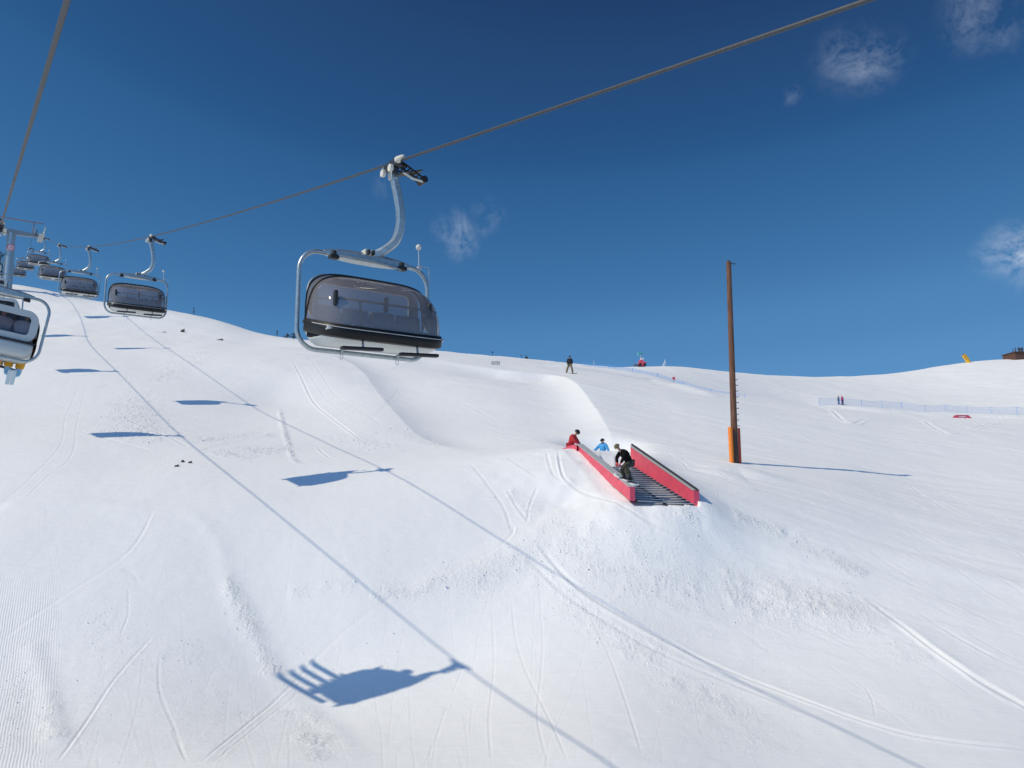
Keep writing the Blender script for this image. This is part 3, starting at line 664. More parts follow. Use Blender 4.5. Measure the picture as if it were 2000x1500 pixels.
    for al in ALs:
        p = bub(al, 0); o = bub(al, 0, .03); rows.append([p+Vector((0, 0, .03)), o+Vector((0, 0, .025)), o+Vector((0, .01, -.06)), o+Vector((0, -.01, -.15)), p+Vector((0, -.07, -.17)), p+Vector((0, -.05, .0)), p+Vector((0, 0, .03))])
    q.sheet(rows); q.build('bottom_rim', blackp, bubble)
    q = MB(); q.tube([bub(al, 0, .036)+Vector((0, .004, -.018)) for al in ALs[2:-2]], .006, 6); q.build('rim_trim', steel, bubble)
    q = MB(); q.tube([bub(al, R(76), .004) for al in ALs], .017, 6); q.build('inner_seal', blackp, bubble)
    q = MB(); q.tube([bub(al, R(90), .0) for al in ALs], .018, 6); q.build('top_edge', blackp, bubble)
    # restraint bar with grips and foot rests
    q = MB(); q.tube(smooth([(-1.08, -.45, -2.38), (-1.0, -.05, -2.44), (-.85, .20, -2.47), (-.5, .27, -2.48), (.5, .27, -2.48), (.85, .20, -2.47), (1.0, -.05, -2.44), (1.08, -.45, -2.38)]), .020, 8)
    for x in (-.5, .5): q.tube([(x, .27, -2.48), (x, .31, -2.8), (x*1.0, .42, -3.22)], .02, 8)
    bar = q.build('restraint_bar', galv, root)
    for x in (-.78, .05, .95):
        q = MB(); q.box((x, .31, -2.50), (.075, .08, .24), bev=.03); q.build('bar_pad', black, bar)
    for x in (-.52, .52):
        q = MB(); q.box((x, .43, -3.25), (.74, .10, .055), Matrix.Rotation(R(3), 3, 'Y'), bev=.022); q.build('footrest', black, bar)
    for x in (-.62, .45):
        q = MB(); q.tube([(x, -.5, -3.13), (x+.05, .1, -3.02), (x+.12, .35, -2.98)], .03, 8); q.build('seat_bracket', galv, root)
        q = MB(); q.tube([(x+.03*math.cos(a), -.5, -3.23+.04*math.sin(a)) for a in [R(d_) for d_ in range(0, 361, 45)]], .006, 5); q.build('hook', steel, root)
    # signal ball on its rod, loading handle
    q = MB(); q.tube([(-1.06, -.55, -1.58), (-1.06, -.55, -1.50), (-1.03, -.52, -1.22)], .011, 6); q.box((-1.06, -.55, -1.56), (.07, .07, .09), bev=.01); rod = q.build('ball_rod', steel, root)
    q = MB(); q.ball((-1.03, -.52, -1.18), .052, 12, 8); q.build('signal_ball', cream, rod)
    q = MB(); q.tube([(-1.08, -.55, -1.50), (-1.24, -.5, -1.52), (-1.25, -.5, -1.80)], .009, 6); q.build('side_handle', steel, root)
    for ch in root.children:      # the carrier hangs a little to one side of the grip
        if not ch.name.startswith(('grip', 'hanger')): ch.location = (.33, .33, -.10); ch.scale = (.90, 1, .985)
    return root
proto = make_chair()
RZ_DOWN = math.atan2(-LY, -LX)-math.pi/2; RZ_UP = math.atan2(LY, LX)-math.pi/2
chair_labels = ['largest chair, empty with closed smoked bubble, hanging alone in the middle of the sky',
  'empty bubble chair second nearest on the right rope, above the left snow crest', 'empty bubble chair third nearest, half size, before the far small ones',
  'empty bubble chair fourth along the rope, partly behind the third', 'small empty bubble chair just right of the lift tower head']
chairsR = [(t_, z) for t_, z in gt]+[(129, ropeR(129)), (151, ropeR(151))]
chair_labels += ['small distant bubble chair hanging right of the tower mast, past the tower', 'smallest bubble chair low beside the tower mast, farthest of the empty row']
for i, (t_, z) in enumerate(chairsR):
    o = proto if i == 0 else copy_tree(proto)
    o.location = line_pt(t_, GAUGE, z-.03); o.rotation_euler = (0, 0, RZ_DOWN); o['label'] = chair_labels[i]; o['group'] = 'bubble chairs hanging from the lift ropes'
TL = 22.5
ul = ['occupied bubble chair seen from behind at the left edge with yellow-trousered riders', 'bubble chair on the uphill rope next above the occupied one at the left edge',
      'third bubble chair up the uphill rope, mostly beyond the left edge', 'fourth bubble chair up the uphill rope, shortly below the tower', 'far bubble chair on the uphill rope left of the tower mast', 'farthest bubble chair on the uphill rope at the left edge']
for i, t_ in enumerate([TL, 44, 66, 88, 133, 155]):
    o = copy_tree(proto); o.location = line_pt(t_, GL, ropeLf(t_)-.03); o.rotation_euler = (0, 0, RZ_UP) if i else (Matrix.Rotation(RZ_UP, 3, 'Z')@Matrix.Rotation(R(8.5), 3, 'Y')).to_euler(); o['label'] = ul[i]; o['group'] = 'bubble chairs hanging from the lift ropes'
CH_UP = line_pt(TL, GL, ropeLf(TL)-.03)

# ------------------------------------------------------------------ lift tower
def make_tower():
    c = line_pt(T_TOWER, (GAUGE+GL)/2, 0); top = zT-.55; base = float(gz(c.x, c.y))-.6
    root = thing('lift_tower', 'grey steel chairlift tower with crossarm, ladder and round red-ringed number sign at the left edge', 'lift tower', (c.x, c.y, 0), RZ_DOWN)
    q = MB(); q.tube([(0, 0, base), (0, 0, top)], [.55, .42], 20); mast = q.build('mast', galv, root)
    q = MB()
    for sx in (-.22, .22): q.tube([(.55, sx, base+1), (.46, sx, top)], .03, 6)
    z = base+1.1
    while z < top-.2: q.tube([(.52, -.22, z), (.52, .22, z)], .022, 5); z += .33
    q.build('ladder', galvd, mast)
    q = MB(); n = 12; vs = []; fs = []
    for i in range(n+1):
        x = -3.1+6.2*i/n; e = 1-abs(x)/3.1; hz = .17+.17*e
        for a, b_ in ((-1, -1), (1, -1), (1, 1), (-1, 1)): vs.append((x, a*.2, top+.2+b_*hz-.05*(1-e)))
    for i in range(n):
        for k_ in range(4): fs.append((i*4+k_, i*4+(k_+1) % 4, (i+1)*4+(k_+1) % 4, (i+1)*4+k_))
    q.add(vs, fs); q.add(vs[:4], [(0, 1, 2, 3)]); q.add(vs[-4:], [(0, 1, 2, 3)]); arm = q.build('crossarm', galvd, root)
    for sx in (-1, 1):
        x = sx*(GAUGE-GL)/2
        q = MB(); q.box((x, 0, zT-.28), (.10, 3.6, .16)); q.box((x, -1.0, zT-.16), (.08, 1.3, .1)); q.box((x, 1.0, zT-.16), (.08, 1.3, .1)); sh = q.build('sheave_beam', galvd, root)
        for k_ in range(8):
            w = MB(); y = -1.6+3.2*k_/7; w.tube([(x-.05, y, zT-.22), (x+.05, y, zT-.22)], .185, 16); w.tube([(x-.065, y, zT-.22), (x+.065, y, zT-.22)], .06, 8); w.build('sheave', black, sh)
        q = MB()
        for yy_ in (-2., -1, 0, 1, 2.): q.tube([(x+sx*.25, yy_, zT-.55), (x+sx*.85, yy_, zT-.55), (x+sx*.85, yy_, zT+.55)], .028, 5)
        for zz in (zT-.55, zT, zT+.55): q.tube([(x+sx*.85, -2, zz), (x+sx*.85, 2, zz)], .028, 5)
        q.box((x+sx*.55, 0, zT-.57), (.6, 4, .04)); q.build('catwalk', galv, root)
        q = MB(); q.box((x-sx*.1, 0, top+.85), (.12, .9, .9), bev=.03); q.build('sheave_bracket', galv, root)
    q = MB()
    for sx in (-1, 1): q.tube([(sx*2.2, 0, top+.3), (sx*2.3, 0, top+1.9)], .06, 8)
    q.tube([(-3.3, 0, top+1.9), (3.3, 0, top+1.9)], .07, 8); q.build('lifting_frame', mat('rust_painted_steel', (.28, .18, .16), .6, .3, .2, 5), root)
    q = MB(); q.tube([(0, .62, top-2.0), (0, .56, top-2.0)], .42, 24); sg = q.build('number_sign', mat('sign_white', (.75, .75, .75), .4), root)
    q = MB(); q.tube([(.36*math.cos(R(a)), .63, top-2.0+.36*math.sin(R(a))) for a in range(0, 361, 15)], .05, 6, False); q.build('sign_ring', redm, sg)
    q = MB(); q.box((-.0+.10, .635, top-2.0), (.05, .02, .34)); q.box((-.09, .635, top-2.0+.14), (.18, .02, .05)); q.box((-.09, .635, top-2.0), (.18, .02, .05)); q.box((-.09, .635, top-2.14), (.18, .02, .05)); q.box((-.03, .637, top-1.93), (.05, .02, .14)); q.box((-.15, .637, top-2.07), (.05, .02, .14)); q.build('sign_number', redm, sg)
make_tower()

# ------------------------------------------------------------------ people
def skinned(name, nodes, edges, m_, parent, sub=2):
    """nodes: {key:(pos, radius)}; edges: key pairs; first key is the root"""
    keys = list(nodes); me_ = bpy.data.meshes.new(name); me_.from_pydata([nodes[k_][0] for k_ in keys], [(keys.index(a), keys.index(b_)) for a, b_ in edges], [])
    o = bpy.data.objects.new(name, me_); C.objects.link(o); md = o.modifiers.new('s', 'SKIN'); md.use_smooth_shade = True
    for i, k_ in enumerate(keys):
        r = nodes[k_][1]; r = r if hasattr(r, '__len__') else (r, r)
        sv = me_.skin_vertices[0].data[i]; sv.radius = r; sv.use_root = (i == 0)
    s2 = o.modifiers.new('u', 'SUBSURF'); s2.levels = sub; s2.render_levels = sub
    dg = bpy.context.evaluated_depsgraph_get(); nm = bpy.data.meshes.new_from_object(o.evaluated_get(dg)); nm.name = name
    o.modifiers.clear(); o.data = nm; nm.materials.clear(); nm.materials.append(m_); o.parent = parent
    return o
def person(label, loc, rz, pose, cols, hat='beanie', group=None, hands=False, scale=1.0, hood=False, goggles=True):
    """pose: joints in metres, facing +Y, feet near z=0"""
    root = thing('person', label, 'person', loc, rz, group); root.scale = (scale,)*3
    V_ = {k_: Vector(v) for k_, v in pose.items()}
    pel, ch, nk, hd = V_['pelvis'], V_['chest'], V_['neck'], V_['head']
    nodes = {'pelvis': (pel, (.13, .10)), 'waist': ((pel+ch)/2, (.12, .09)), 'chest': (ch, (.15, .11)), 'neck': (nk, .05), 'chin': (nk.lerp(hd, .45), .06), 'head': (hd, (.078, .095)), 'crown': (hd+(hd-nk).normalized()*.07, .07)}
    ed = [('pelvis', 'waist'), ('waist', 'chest'), ('chest', 'neck'), ('neck', 'chin'), ('chin', 'head'), ('head', 'crown')]
    jn = {'pelvis': (pel-(ch-pel)*.18, (.19, .17)), 'waist': ((pel+ch)/2, (.20, .17)), 'chest': (ch, (.22, .18)), 'collar': (ch.lerp(nk, .95), .11)}
    je = [('pelvis', 'waist'), ('waist', 'chest'), ('chest', 'collar')]
    tn = {'pelvis': (pel, (.16, .13))}; te = []
    for s_ in 'lr':
        sh, el, wr, hp, kn, an = (V_[s_+k_] for k_ in ('sh', 'el', 'wr', 'hip', 'kn', 'an'))
        hand = wr+(wr-el).normalized()*.09
        nodes.update({s_+'sh': (sh, .055), s_+'el': (el, .042), s_+'wr': (wr, .028), s_+'ha': (hand, (.04, .02)), s_+'hip': (hp, .09), s_+'kn': (kn, .06), s_+'an': (an, .042), s_+'to': (an+Vector((0, .1, -.05)), .04)})
        ed += [('chest', s_+'sh'), (s_+'sh', s_+'el'), (s_+'el', s_+'wr'), (s_+'wr', s_+'ha'), ('pelvis', s_+'hip'), (s_+'hip', s_+'kn'), (s_+'kn', s_+'an'), (s_+'an', s_+'to')]
        jn.update({s_+'sh': (sh, .11), s_+'el': (el, .085), s_+'wr': (wr, .062)}); je += [('chest', s_+'sh'), (s_+'sh', s_+'el'), (s_+'el', s_+'wr')]
        tn.update({s_+'hip': (hp, .13), s_+'kn': (kn, .115), s_+'an': (an+Vector((0, 0, .05)), .11)}); te += [('pelvis', s_+'hip'), (s_+'hip', s_+'kn'), (s_+'kn', s_+'an')]
    skinned('body', nodes, ed, skin, root, 1); skinned('jacket', jn, je, cols[0], root, 1); skinned('trousers', tn, te, cols[1], root, 1)
    fwd = Vector(pose.get('look', (0, 1, 0))).normalized(); upv = (hd-nk).normalized(); side = fwd.cross(upv).normalized(); fw = upv.cross(side).normalized()
    M_ = Matrix((side, fw, upv)).transposed()
    def hp_(a, b_, c): return hd+M_@Vector((a, b_, c))
    if hat:
        q = MB(); vs = []; fs = []; n = 14
        for i in range(7):
            th = R(12+88*i/6) ; 
            for k_ in range(n):
                a = 2*math.pi*k_/n; rr = .112 if hat == 'beanie' else .128
                vs.append(hp_(rr*math.sin(th)*math.cos(a)*.92, rr*1.08*math.sin(th)*math.sin(a), .04+rr*1.0*math.cos(th)))
        for i in range(6):
            for k_ in range(n): fs.append((i*n+k_, i*n+(k_+1) % n, (i+1)*n+(k_+1) % n, (i+1)*n+k_))
        q.add(vs, fs, True); q.add(vs[:n], [tuple(range(n))], True); q.build(hat, cols[2], root, solid=.012)
    if goggles:
        q = MB(); q.ball(hp_(0, .088, .02), (.07, .035, .035), 10, 6); q.build('goggles', blackp, root)
    q = MB(); q.ball(hp_(0, .11, -.02), (.014, .018, .018), 6, 4); q.box(hp_(0, .098, -.058), (.05, .012, .01)); q.build('nose_and_mouth', skin, root)
    if hood:
        q = MB(); q.ball(nk+Vector((0, -.07, .02)), (.12, .08, .07), 12, 6); q.build('hood', cols[0], root)
    for s_ in 'lr':
        el, wr, an, kn = V_[s_+'el'], V_[s_+'wr'], V_[s_+'an'], V_[s_+'kn']
        d = (wr-el).normalized(); sd = d.cross(Vector((0, 0, 1))); sd = sd.normalized() if sd.length > .1 else Vector((1, 0, 0)); pn = d.cross(sd)
        q = MB(); q.tube([wr-d*.03, wr+d*.03, wr+d*.09], [.04, .045, .042], 8, flat=.7, up=pn)
        for k_, L in enumerate((.055, .07, .075, .062)):
            o = sd*(-.030+.02*k_); q.tube([wr+d*.085+o, wr+d*(.085+L*.5)+o+pn*.008, wr+d*(.085+L*.9)+o+pn*.03], [.012, .011, .008], 6)
        q.tube([wr+d*.03+sd*.038, wr+d*.065+sd*.062+pn*.012, wr+d*.095+sd*.062+pn*.028], [.014, .012, .009], 6)
        q.build('glove', cols[3], root)
        fd = Vector(pose.get('foot', (0, 1, 0))).normalized(); dn = (an-kn).normalized()
        if 'footdir' in pose: fd = Vector(pose['footdir']).normalized()
        q = MB(); q.tube([an-dn*.13, an, an+dn*.03], [.075, .068, .06], 10); q.tube([an+dn*.045-fd*.07, an+dn*.045+fd*.08, an+dn*.055+fd*.18], [.058, .056, .04], 10, flat=.8, up=dn)
        q.build('boot', cols[4], root)
    return root
blackj = mat('black_jacket', (.006, .006, .007), .9, 0, .3, 12, spec=.12); navyj = mat('navy_jacket', (.015, .018, .028), .8)
khaki = mat('khaki_trousers', (.22, .17, .10), .85, 0, .2, 9); oliveb = mat('olive_knit', (.13, .12, .06), .9, 0, .4, 30)
redj = mat('red_jacket', (.48, .02, .03), .75, 0, .15, 9); bluej = mat('light_blue_jacket', (.06, .34, .68), .75, 0, .12, 9)
dark = mat('dark_cloth', (.02, .02, .025), .85, 0, .2, 9); pinkj = mat('magenta_jacket', (.42, .03, .16), .75); greyj = mat('olive_grey_jacket', (.10, .12, .09), .8)
redg = mat('red_glove', (.55, .05, .03), .7); ylt = mat('mustard_trousers', (.72, .36, .02), .75, 0, .15, 9); white = mat('white_gear', (.7, .72, .75), .4, 0, .08, 6)
camo = bpy.data.materials.new('camouflage_cloth'); camo.use_nodes = True; t = camo.node_tree; b = t.nodes['Principled BSDF']; b.inputs['Roughness'].default_value = .85
n1 = N(t, 'ShaderNodeTexNoise'); n1.inputs['Scale'].default_value = 13; n1.inputs['Detail'].default_value = 1.5; c1 = N(t, 'ShaderNodeTexCoord'); t.links.new(c1.outputs['Object'], n1.inputs['Vector'])
rp = N(t, 'ShaderNodeValToRGB'); rp.color_ramp.interpolation = 'CONSTANT'; rp.color_ramp.elements[0].color = (.015, .017, .012, 1); rp.color_ramp.elements[1].position = .47; rp.color_ramp.elements[1].color = (.075, .07, .045, 1)
e = rp.color_ramp.elements.new(.55); e.color = (.05, .035, .02, 1); e = rp.color_ramp.elements.new(.62); e.color = (.16, .15, .11, 1)
t.links.new(n1.outputs[0], rp.inputs[0]); t.links.new(rp.outputs[0], b.inputs['Base Color'])

def board(label, loc, rz, m_, L=1.55, pitch=0, w=.27, roll=0):
    """snowboard along local Y with upturned ends; bindings as parts"""
    root = thing('snowboard', label, 'snowboard', loc, rz); root.rotation_euler = (pitch, roll, rz)
    rows = []
    for i in range(21):
        f = -1+2*i/20; wd = w/2*(1-.12*(1-f*f))*(1 if abs(f) < .86 else math.sqrt(max(0.02, 1-((abs(f)-.86)/.14)**2))); z = .09*max(0, (abs(f)-.8)/.2)**2
        rows.append([Vector((-wd, f*L/2, z)), Vector((0, f*L/2, z)), Vector((wd, f*L/2, z))])
    q = MB(); q.sheet(rows); q.build('deck', m_, root, solid=.014)
    for y in (-.26, .26):
        q = MB(); q.box((0, y, .02), (.26, .12, .02), bev=.006); q.tube([(-.08, y-.06, .03), (-.1, y-.09, .14), (-.1, y+.09, .14), (-.08, y+.06, .03)], .012, 5); q.build('binding', black, root)
    return root
def ski_pair(label, loc, rz, m_, pitch=0, dx=.18):
    root = thing('skis', label, 'skis', loc, rz); root.rotation_euler = (pitch, 0, rz)
    for x in (-dx, dx):
        rows = []
        for i in range(15):
            f = i/14; y = -.75+1.65*f; wd = .045*(1 if f < .9 else (1-(f-.9)*6)); z = .12*max(0, (f-.85)/.15)**2; rows.append([Vector((x-wd, y, z)), Vector((x+wd, y, z))])
        q = MB(); q.sheet(rows); q.build('ski', m_, root, solid=.016)
    return root

# ------------------------------------------------------------------ stair feature with two ledges
def stair_feature():
    near_l, near_r, far_l, far_r = NL, NR, FL, FR
    root = thing('stair_feature', 'red-sided snow-park stair set with slatted steel steps between two ledges', 'snow park obstacle', ((near_l+near_r)/2))
    o = (near_l+near_r)/2
    def w(v): return v-o
    across = (near_r-near_l); across.z = 0; across.normalize()
    gl_n = .50; gl_f = .95
    # right ledge: tall red board, steel cap
    def board_(a, b_, ha, hb, th, name, m_, par, dz=0):
        q = MB(); vs = []
        for p, hh in ((a, ha), (b_, hb)):
            for s_ in (-th/2, th/2):
                for z in (dz, dz-hh): vs.append(w(p)+across*s_+Vector((0, 0, z)))
        q.add(vs, [(0, 1, 3, 2), (4, 6, 7, 5), (0, 4, 5, 1), (2, 3, 7, 6), (0, 2, 6, 4), (1, 5, 7, 3)]); return q.build(name, m_, par)
    rp_ = board_(near_r, far_r, .62, .85, .22, 'side_panel', redm, root); 
    q = MB(); d = (far_r-near_r).normalized(); q.tube([w(near_r)-d*.08+Vector((0, 0, .035)), w(far_r)+d*.12+Vector((0, 0, .035))], .045, 10); q.build('rail_cap', darksteel, rp_)
    q = MB(); q.add([w(near_r)+across*s_*.15+Vector((0, 0, .006+z)) for s_ in (-1, 1) for z in (0, -.02)]+[w(far_r)+across*s_*.15+Vector((0, 0, .006+z)) for s_ in (-1, 1) for z in (0, -.02)], [(0, 1, 3, 2), (4, 6, 7, 5), (0, 4, 5, 1), (2, 3, 7, 6), (0, 2, 6, 4), (1, 5, 7, 3)]); q.build('ledge_top', steel, rp_)
    # left ledge: low, wide flat sliding top
    lp_ = board_(near_l, far_l, .52, .46, .20, 'side_panel', redm, root)
    vs = []
    for p in (near_l, far_l):
        for s_ in (-1, 1):
            for z in (.03, .004): vs.append(w(p)+across*s_*.15+Vector((0, 0, z)))
    q = MB(); q.add(vs, [(0, 1, 3, 2), (4, 6, 7, 5), (0, 4, 5, 1), (2, 3, 7, 6), (0, 2, 6, 4), (1, 5, 7, 3)]); q.build('ledge_top', steel, lp_)
    # lead-in kicker of the left ledge
    kick = P(1100, 878, 38.0); b1 = far_l
    vs = []
    for p, hh in ((b1+(near_l-b1)*.03-Vector((0, 0, .012)), .42), (b1+(kick-b1)*.15+Vector((0, 0, .02)), .42), (kick, .05)):
        for s_ in (-.19, .19): vs += [w(p)+across*s_, w(p)+across*s_-Vector((0, 0, hh))]
    q = MB(); q.add(vs, [(0, 1, 5, 4), (2, 6, 7, 3), (0, 4, 6, 2), (1, 3, 7, 5), (4, 5, 9, 8), (6, 10, 11, 7), (4, 8, 10, 6), (5, 7, 11, 9), (8, 9, 11, 10)]); q.build('lead_in', redm, root)
    # steps
    q = MB(); n = 19
    L0, L1 = w(near_l)+across*.22, w(near_r)-across*.12; F0, F1 = w(far_l)+across*.22, w(far_r)-across*.12
    dd = (F0-L0); dh = Vector((dd.x, dd.y, 0)).normalized()
    for i in range(n):
        f = i/(n-1); a = L0.lerp(F0, f); b_ = L1.lerp(F1, f); dz = -(.50+(.80-.50)*f)
        for off, th in ((0, .035),):
            pts_ = [a+Vector((0, 0, dz)), b_+Vector((0, 0, dz)), b_+dh*.29+Vector((0, 0, dz)), a+dh*.29+Vector((0, 0, dz))]
            vs = pts_+[p-Vector((0, 0, th)) for p in pts_]
            q.add(vs, [(0, 1, 2, 3), (4, 7, 6, 5), (0, 4, 5, 1), (1, 5, 6, 2), (2, 6, 7, 3), (3, 7, 4, 0)])
    q.build('steps', treadm, root)
    q = MB()
    for a, b_ in ((L0, F0), (L1, F1), ((L0+L1)/2, (F0+F1)/2)): q.tube([a-Vector((0, 0, .60)), b_-Vector((0, 0, .90))], .04, 8)
    q.build('stringer', darksteel, root)
stair_feature()
ledge_dir = (NL-FL).normalized()

# snowboarder sliding the left ledge
sp0 = FL.lerp(NL, .90)+Vector((0, 0, .035))
bz = math.atan2(ledge_dir.y, ledge_dir.x)-math.pi/2
# board lies nearly along the ledge, turned slightly across it
brz = bz+R(14)
pitch = math.asin(ledge_dir.z)
board('white snowboard under the crouching black-jacketed rider on the red ledge', sp0+Vector((0, 0, .02)), brz, white, pitch=pitch)
def along(v, rz): c, s_ = math.cos(rz), math.sin(rz); return Vector((v[0]*c-v[1]*s_, v[0]*s_+v[1]*c, v[2]))
# pose frame: +X across the board (toe side), converted: rider faces -X of board (towards camera-left)
pose = dict(pelvis=(0, -.20, .74), chest=(0, .12, 1.10), neck=(0, .28, 1.24), head=(0, .37, 1.34),
  lsh=(.19, .14, 1.16), lel=(.25, .28, .92), lwr=(.12, .34, .70), rsh=(-.19, .12, 1.14), rel=(-.26, .22, .92), rwr=(-.14, .32, .68),
  lhip=(.11, -.18, .72), lkn=(.19, .10, .44), lan=(.22, -.06, .12), rhip=(-.11, -.18, .72), rkn=(-.19, .10, .44), ran=(-.24, -.06, .10), look=(.2, .9, -.5))
rider_rz = brz-R(90)+R(180)
pr = person('snowboarder crouching on the red ledge in black jacket, camouflage trousers, olive beanie', sp0+Vector((0, 0, .03)), math.radians(112), pose, (blackj, camo, oliveb, redg, black), 'beanie', goggles=False, scale=.93)

stand = dict(pelvis=(0, 0, .92), chest=(0, .01, 1.32), neck=(0, .01, 1.50), head=(0, .03, 1.63), lsh=(.19, 0, 1.42), lel=(.25, -.02, 1.15), lwr=(.22, .12, .95),
  rsh=(-.19, 0, 1.42), rel=(-.25, -.02, 1.15), rwr=(-.22, .12, .95), lhip=(.1, 0, .9), lkn=(.14, .05, .5), lan=(.17, 0, .1), rhip=(-.1, 0, .9), rkn=(-.14, .05, .5), ran=(-.17, 0, .1))
def posed(**k_): d = dict(stand); d.update(k_); return d
# sitting / bending red one behind the far end of the ledge
q = P(1116, 872, 38.6)
person('person in a red jacket and black helmet leaning over the top of the red ledge', Vector((q.x-.05, q.y, q.z-.85)), R(-115),
  posed(chest=(0, .16, 1.24), neck=(0, .26, 1.40), head=(0, .34, 1.50), lsh=(.19, .16, 1.32), rsh=(-.19, .16, 1.32), lel=(.24, .30, 1.08), lwr=(.16, .50, .98), rel=(-.24, .30, 1.08), rwr=(-.16, .46, .92), look=(0, 1, -.2)), (redj, redj, blackp, dark, black), 'helmet')
q = BLUE
person('person in a light blue jacket pointing, standing below the bright snow bowl', q, R(150),
  posed(rel=(-.30, .05, 1.22), rwr=(-.42, .1, 1.0), lel=(.38, .05, 1.20), lwr=(.62, .1, 1.02), neck=(0, .03, 1.5), look=(.6, .8, -.2)), (bluej, bluej, dark, dark, black), 'beanie', hood=True)
g_ = ground(1113, 730)
bp_ = posed(lkn=(.24, .10, .48), lan=(.34, 0, .1), rkn=(-.2, .10, .48), ran=(-.28, 0, .1), pelvis=(0, -.05, .86), lhip=(.1, -.04, .84), rhip=(-.1, -.04, .84))
person('snowboarder in black top and khaki trousers riding down near the crest', g_+Vector((0, 0, .04)), R(180), bp_, (navyj, khaki, dark, dark, khaki), 'beanie')
board('dark snowboard under the khaki-trousered rider near the crest', g_+Vector((0, 0, .03)), R(90), dark)
g_ = ground(1646, 791)
person('skier in magenta jacket beside the blue net fence', g_, R(110), posed(chest=(0, .08, 1.30), head=(0, .12, 1.60), rel=(-.25, .2, 1.15), rwr=(-.2, .45, 1.2)), (pinkj, mat('violet_trousers', (.08, .04, .18), .8), pinkj, dark, black), 'beanie')
g_ = ground(1638, 790)
person('slim figure in olive grey facing the magenta skier', g_, R(-90), stand, (greyj, greyj, dark, dark, black), 'beanie', scale=.95)

# riders on the left chair (local chair frame: x right, +y uphill)
sit = dict(pelvis=(0, -.12, .10), chest=(0, -.14, .50), neck=(0, -.12, .70), head=(0, -.09, .83), lsh=(.18, -.13, .60), lel=(.20, .02, .36), lwr=(.12, .24, .36),
  rsh=(-.18, -.13, .60), rel=(-.20, .02, .36), rwr=(-.12, .24, .36), lhip=(.1, -.08, .10), lkn=(.13, .42, .06), lan=(.12, .44, -.50), rhip=(-.1, -.08, .10), rkn=(-.13, .42, .06), ran=(-.12, .44, -.50))
M_up = Matrix.Translation(CH_UP)@Matrix.Rotation(RZ_UP, 4, 'Z')@Matrix.Rotation(R(8.5), 4, 'Y')
EU = M_up.to_euler()
sets = [(.78, (white, ylt, white, dark, mat('pale_blue_boot', (.25, .52, .75), .5)), 'rider at the right end of the occupied chair with mustard trousers and pale blue boots'),
        (.24, (mat('pale_jacket', (.55, .5, .52), .7), ylt, dark, dark, dark), 'rider second from the right on the occupied chair, mustard trousers and dark boots'),
        (-.28, (dark, dark, dark, dark, dark), 'rider third from the right on the occupied chair, all in black'),
        (-.80, (redj, dark, dark, dark, dark), 'rider at the far left end of the occupied chair, beyond the frame edge')]
for x, cols, lab in sets:
    x0 = x; x = .33+.90*x
    p_ = M_up@Vector((x, .25, -2.88))
    pr = person(lab, p_, RZ_UP, sit, cols, 'helmet', group='riders on the occupied chair'); pr.rotation_euler = EU
    s_ = M_up@Vector((x, .78, -3.52)); x = x0
    ski_pair({.78: 'pale blue and orange skis hanging under the yellow trousers', .24: 'skis under the second rider of the occupied chair', -.28: 'skis under the black-clad rider of the occupied chair', -.80: 'skis under the far left rider of the occupied chair'}[x],
             s_, RZ_UP, mat('pale_blue_ski', (.30, .46, .58), .4) if x > .5 else dark, pitch=R(-8), dx=.05)

# ------------------------------------------------------------------ wooden pole
pb = ground(1436, 905); 
def pole():
    D = pb.y; top = P(1423, 511, D); b_ = pb-Vector((0, 0, .6)); 
    root = thing('wooden_pole', 'tall weathered brown wooden pole standing alone in the snow', 'pole', pb)
    w = lambda v: v-pb
    q = MB(); q.tube([w(b_.lerp(top, f)) for f in np.linspace(0, 1, 12)], [.18-.05*f for f in np.linspace(0, 1, 12)], 16); shaft = q.build('shaft', wood, root)
    q = MB(); q.tube([w(top)+Vector((0, 0, -.12)), w(top)+Vector((.36, -.02, -.13))], .03, 6); q.tube([w(top)+Vector((-.02, 0, -.02)), w(top)+Vector((-.02, 0, .08))], .04, 6); q.build('top_bracket', darksteel, shaft)
    for i in range(9):
        f = .18+.021*i*1.35; p = w(pb.lerp(top, f)); q = MB(); q.tube([p+Vector((.12, 0, 0)), p+Vector((.27, 0, 0)), p+Vector((.28, 0, .05))], .018, 6); q.build('step_peg', darksteel, shaft)
    q = MB(); q.tube([Vector((-.21, -.14, -.3)), Vector((-.23, -.14, 1.88))], .125, 14); o = q.build('foam_pad', orange, root)
    q = MB()
    for k_ in range(2): q.tube([(.19+.11*k_, -.05, -.3), (.20+.09*k_, -.05, 1.85)], .022, 6)
    for k_ in range(9): q.tube([(.19, -.05, .05+.21*k_), (.30, -.05, .1+.21*k_)], .022, 6)
    q.box((.245, -.02, .78), (.11, .05, 2.1), bev=.01); q.build('red_guard', redn, root)
    q = MB()
    for k_ in range(3): q.tube([(-.1+.1*k_, -.2, -.2), (-.05+.08*k_, -.2, 1.6)], .02, 5)
    q.build('strap', darksteel, root)
pole()

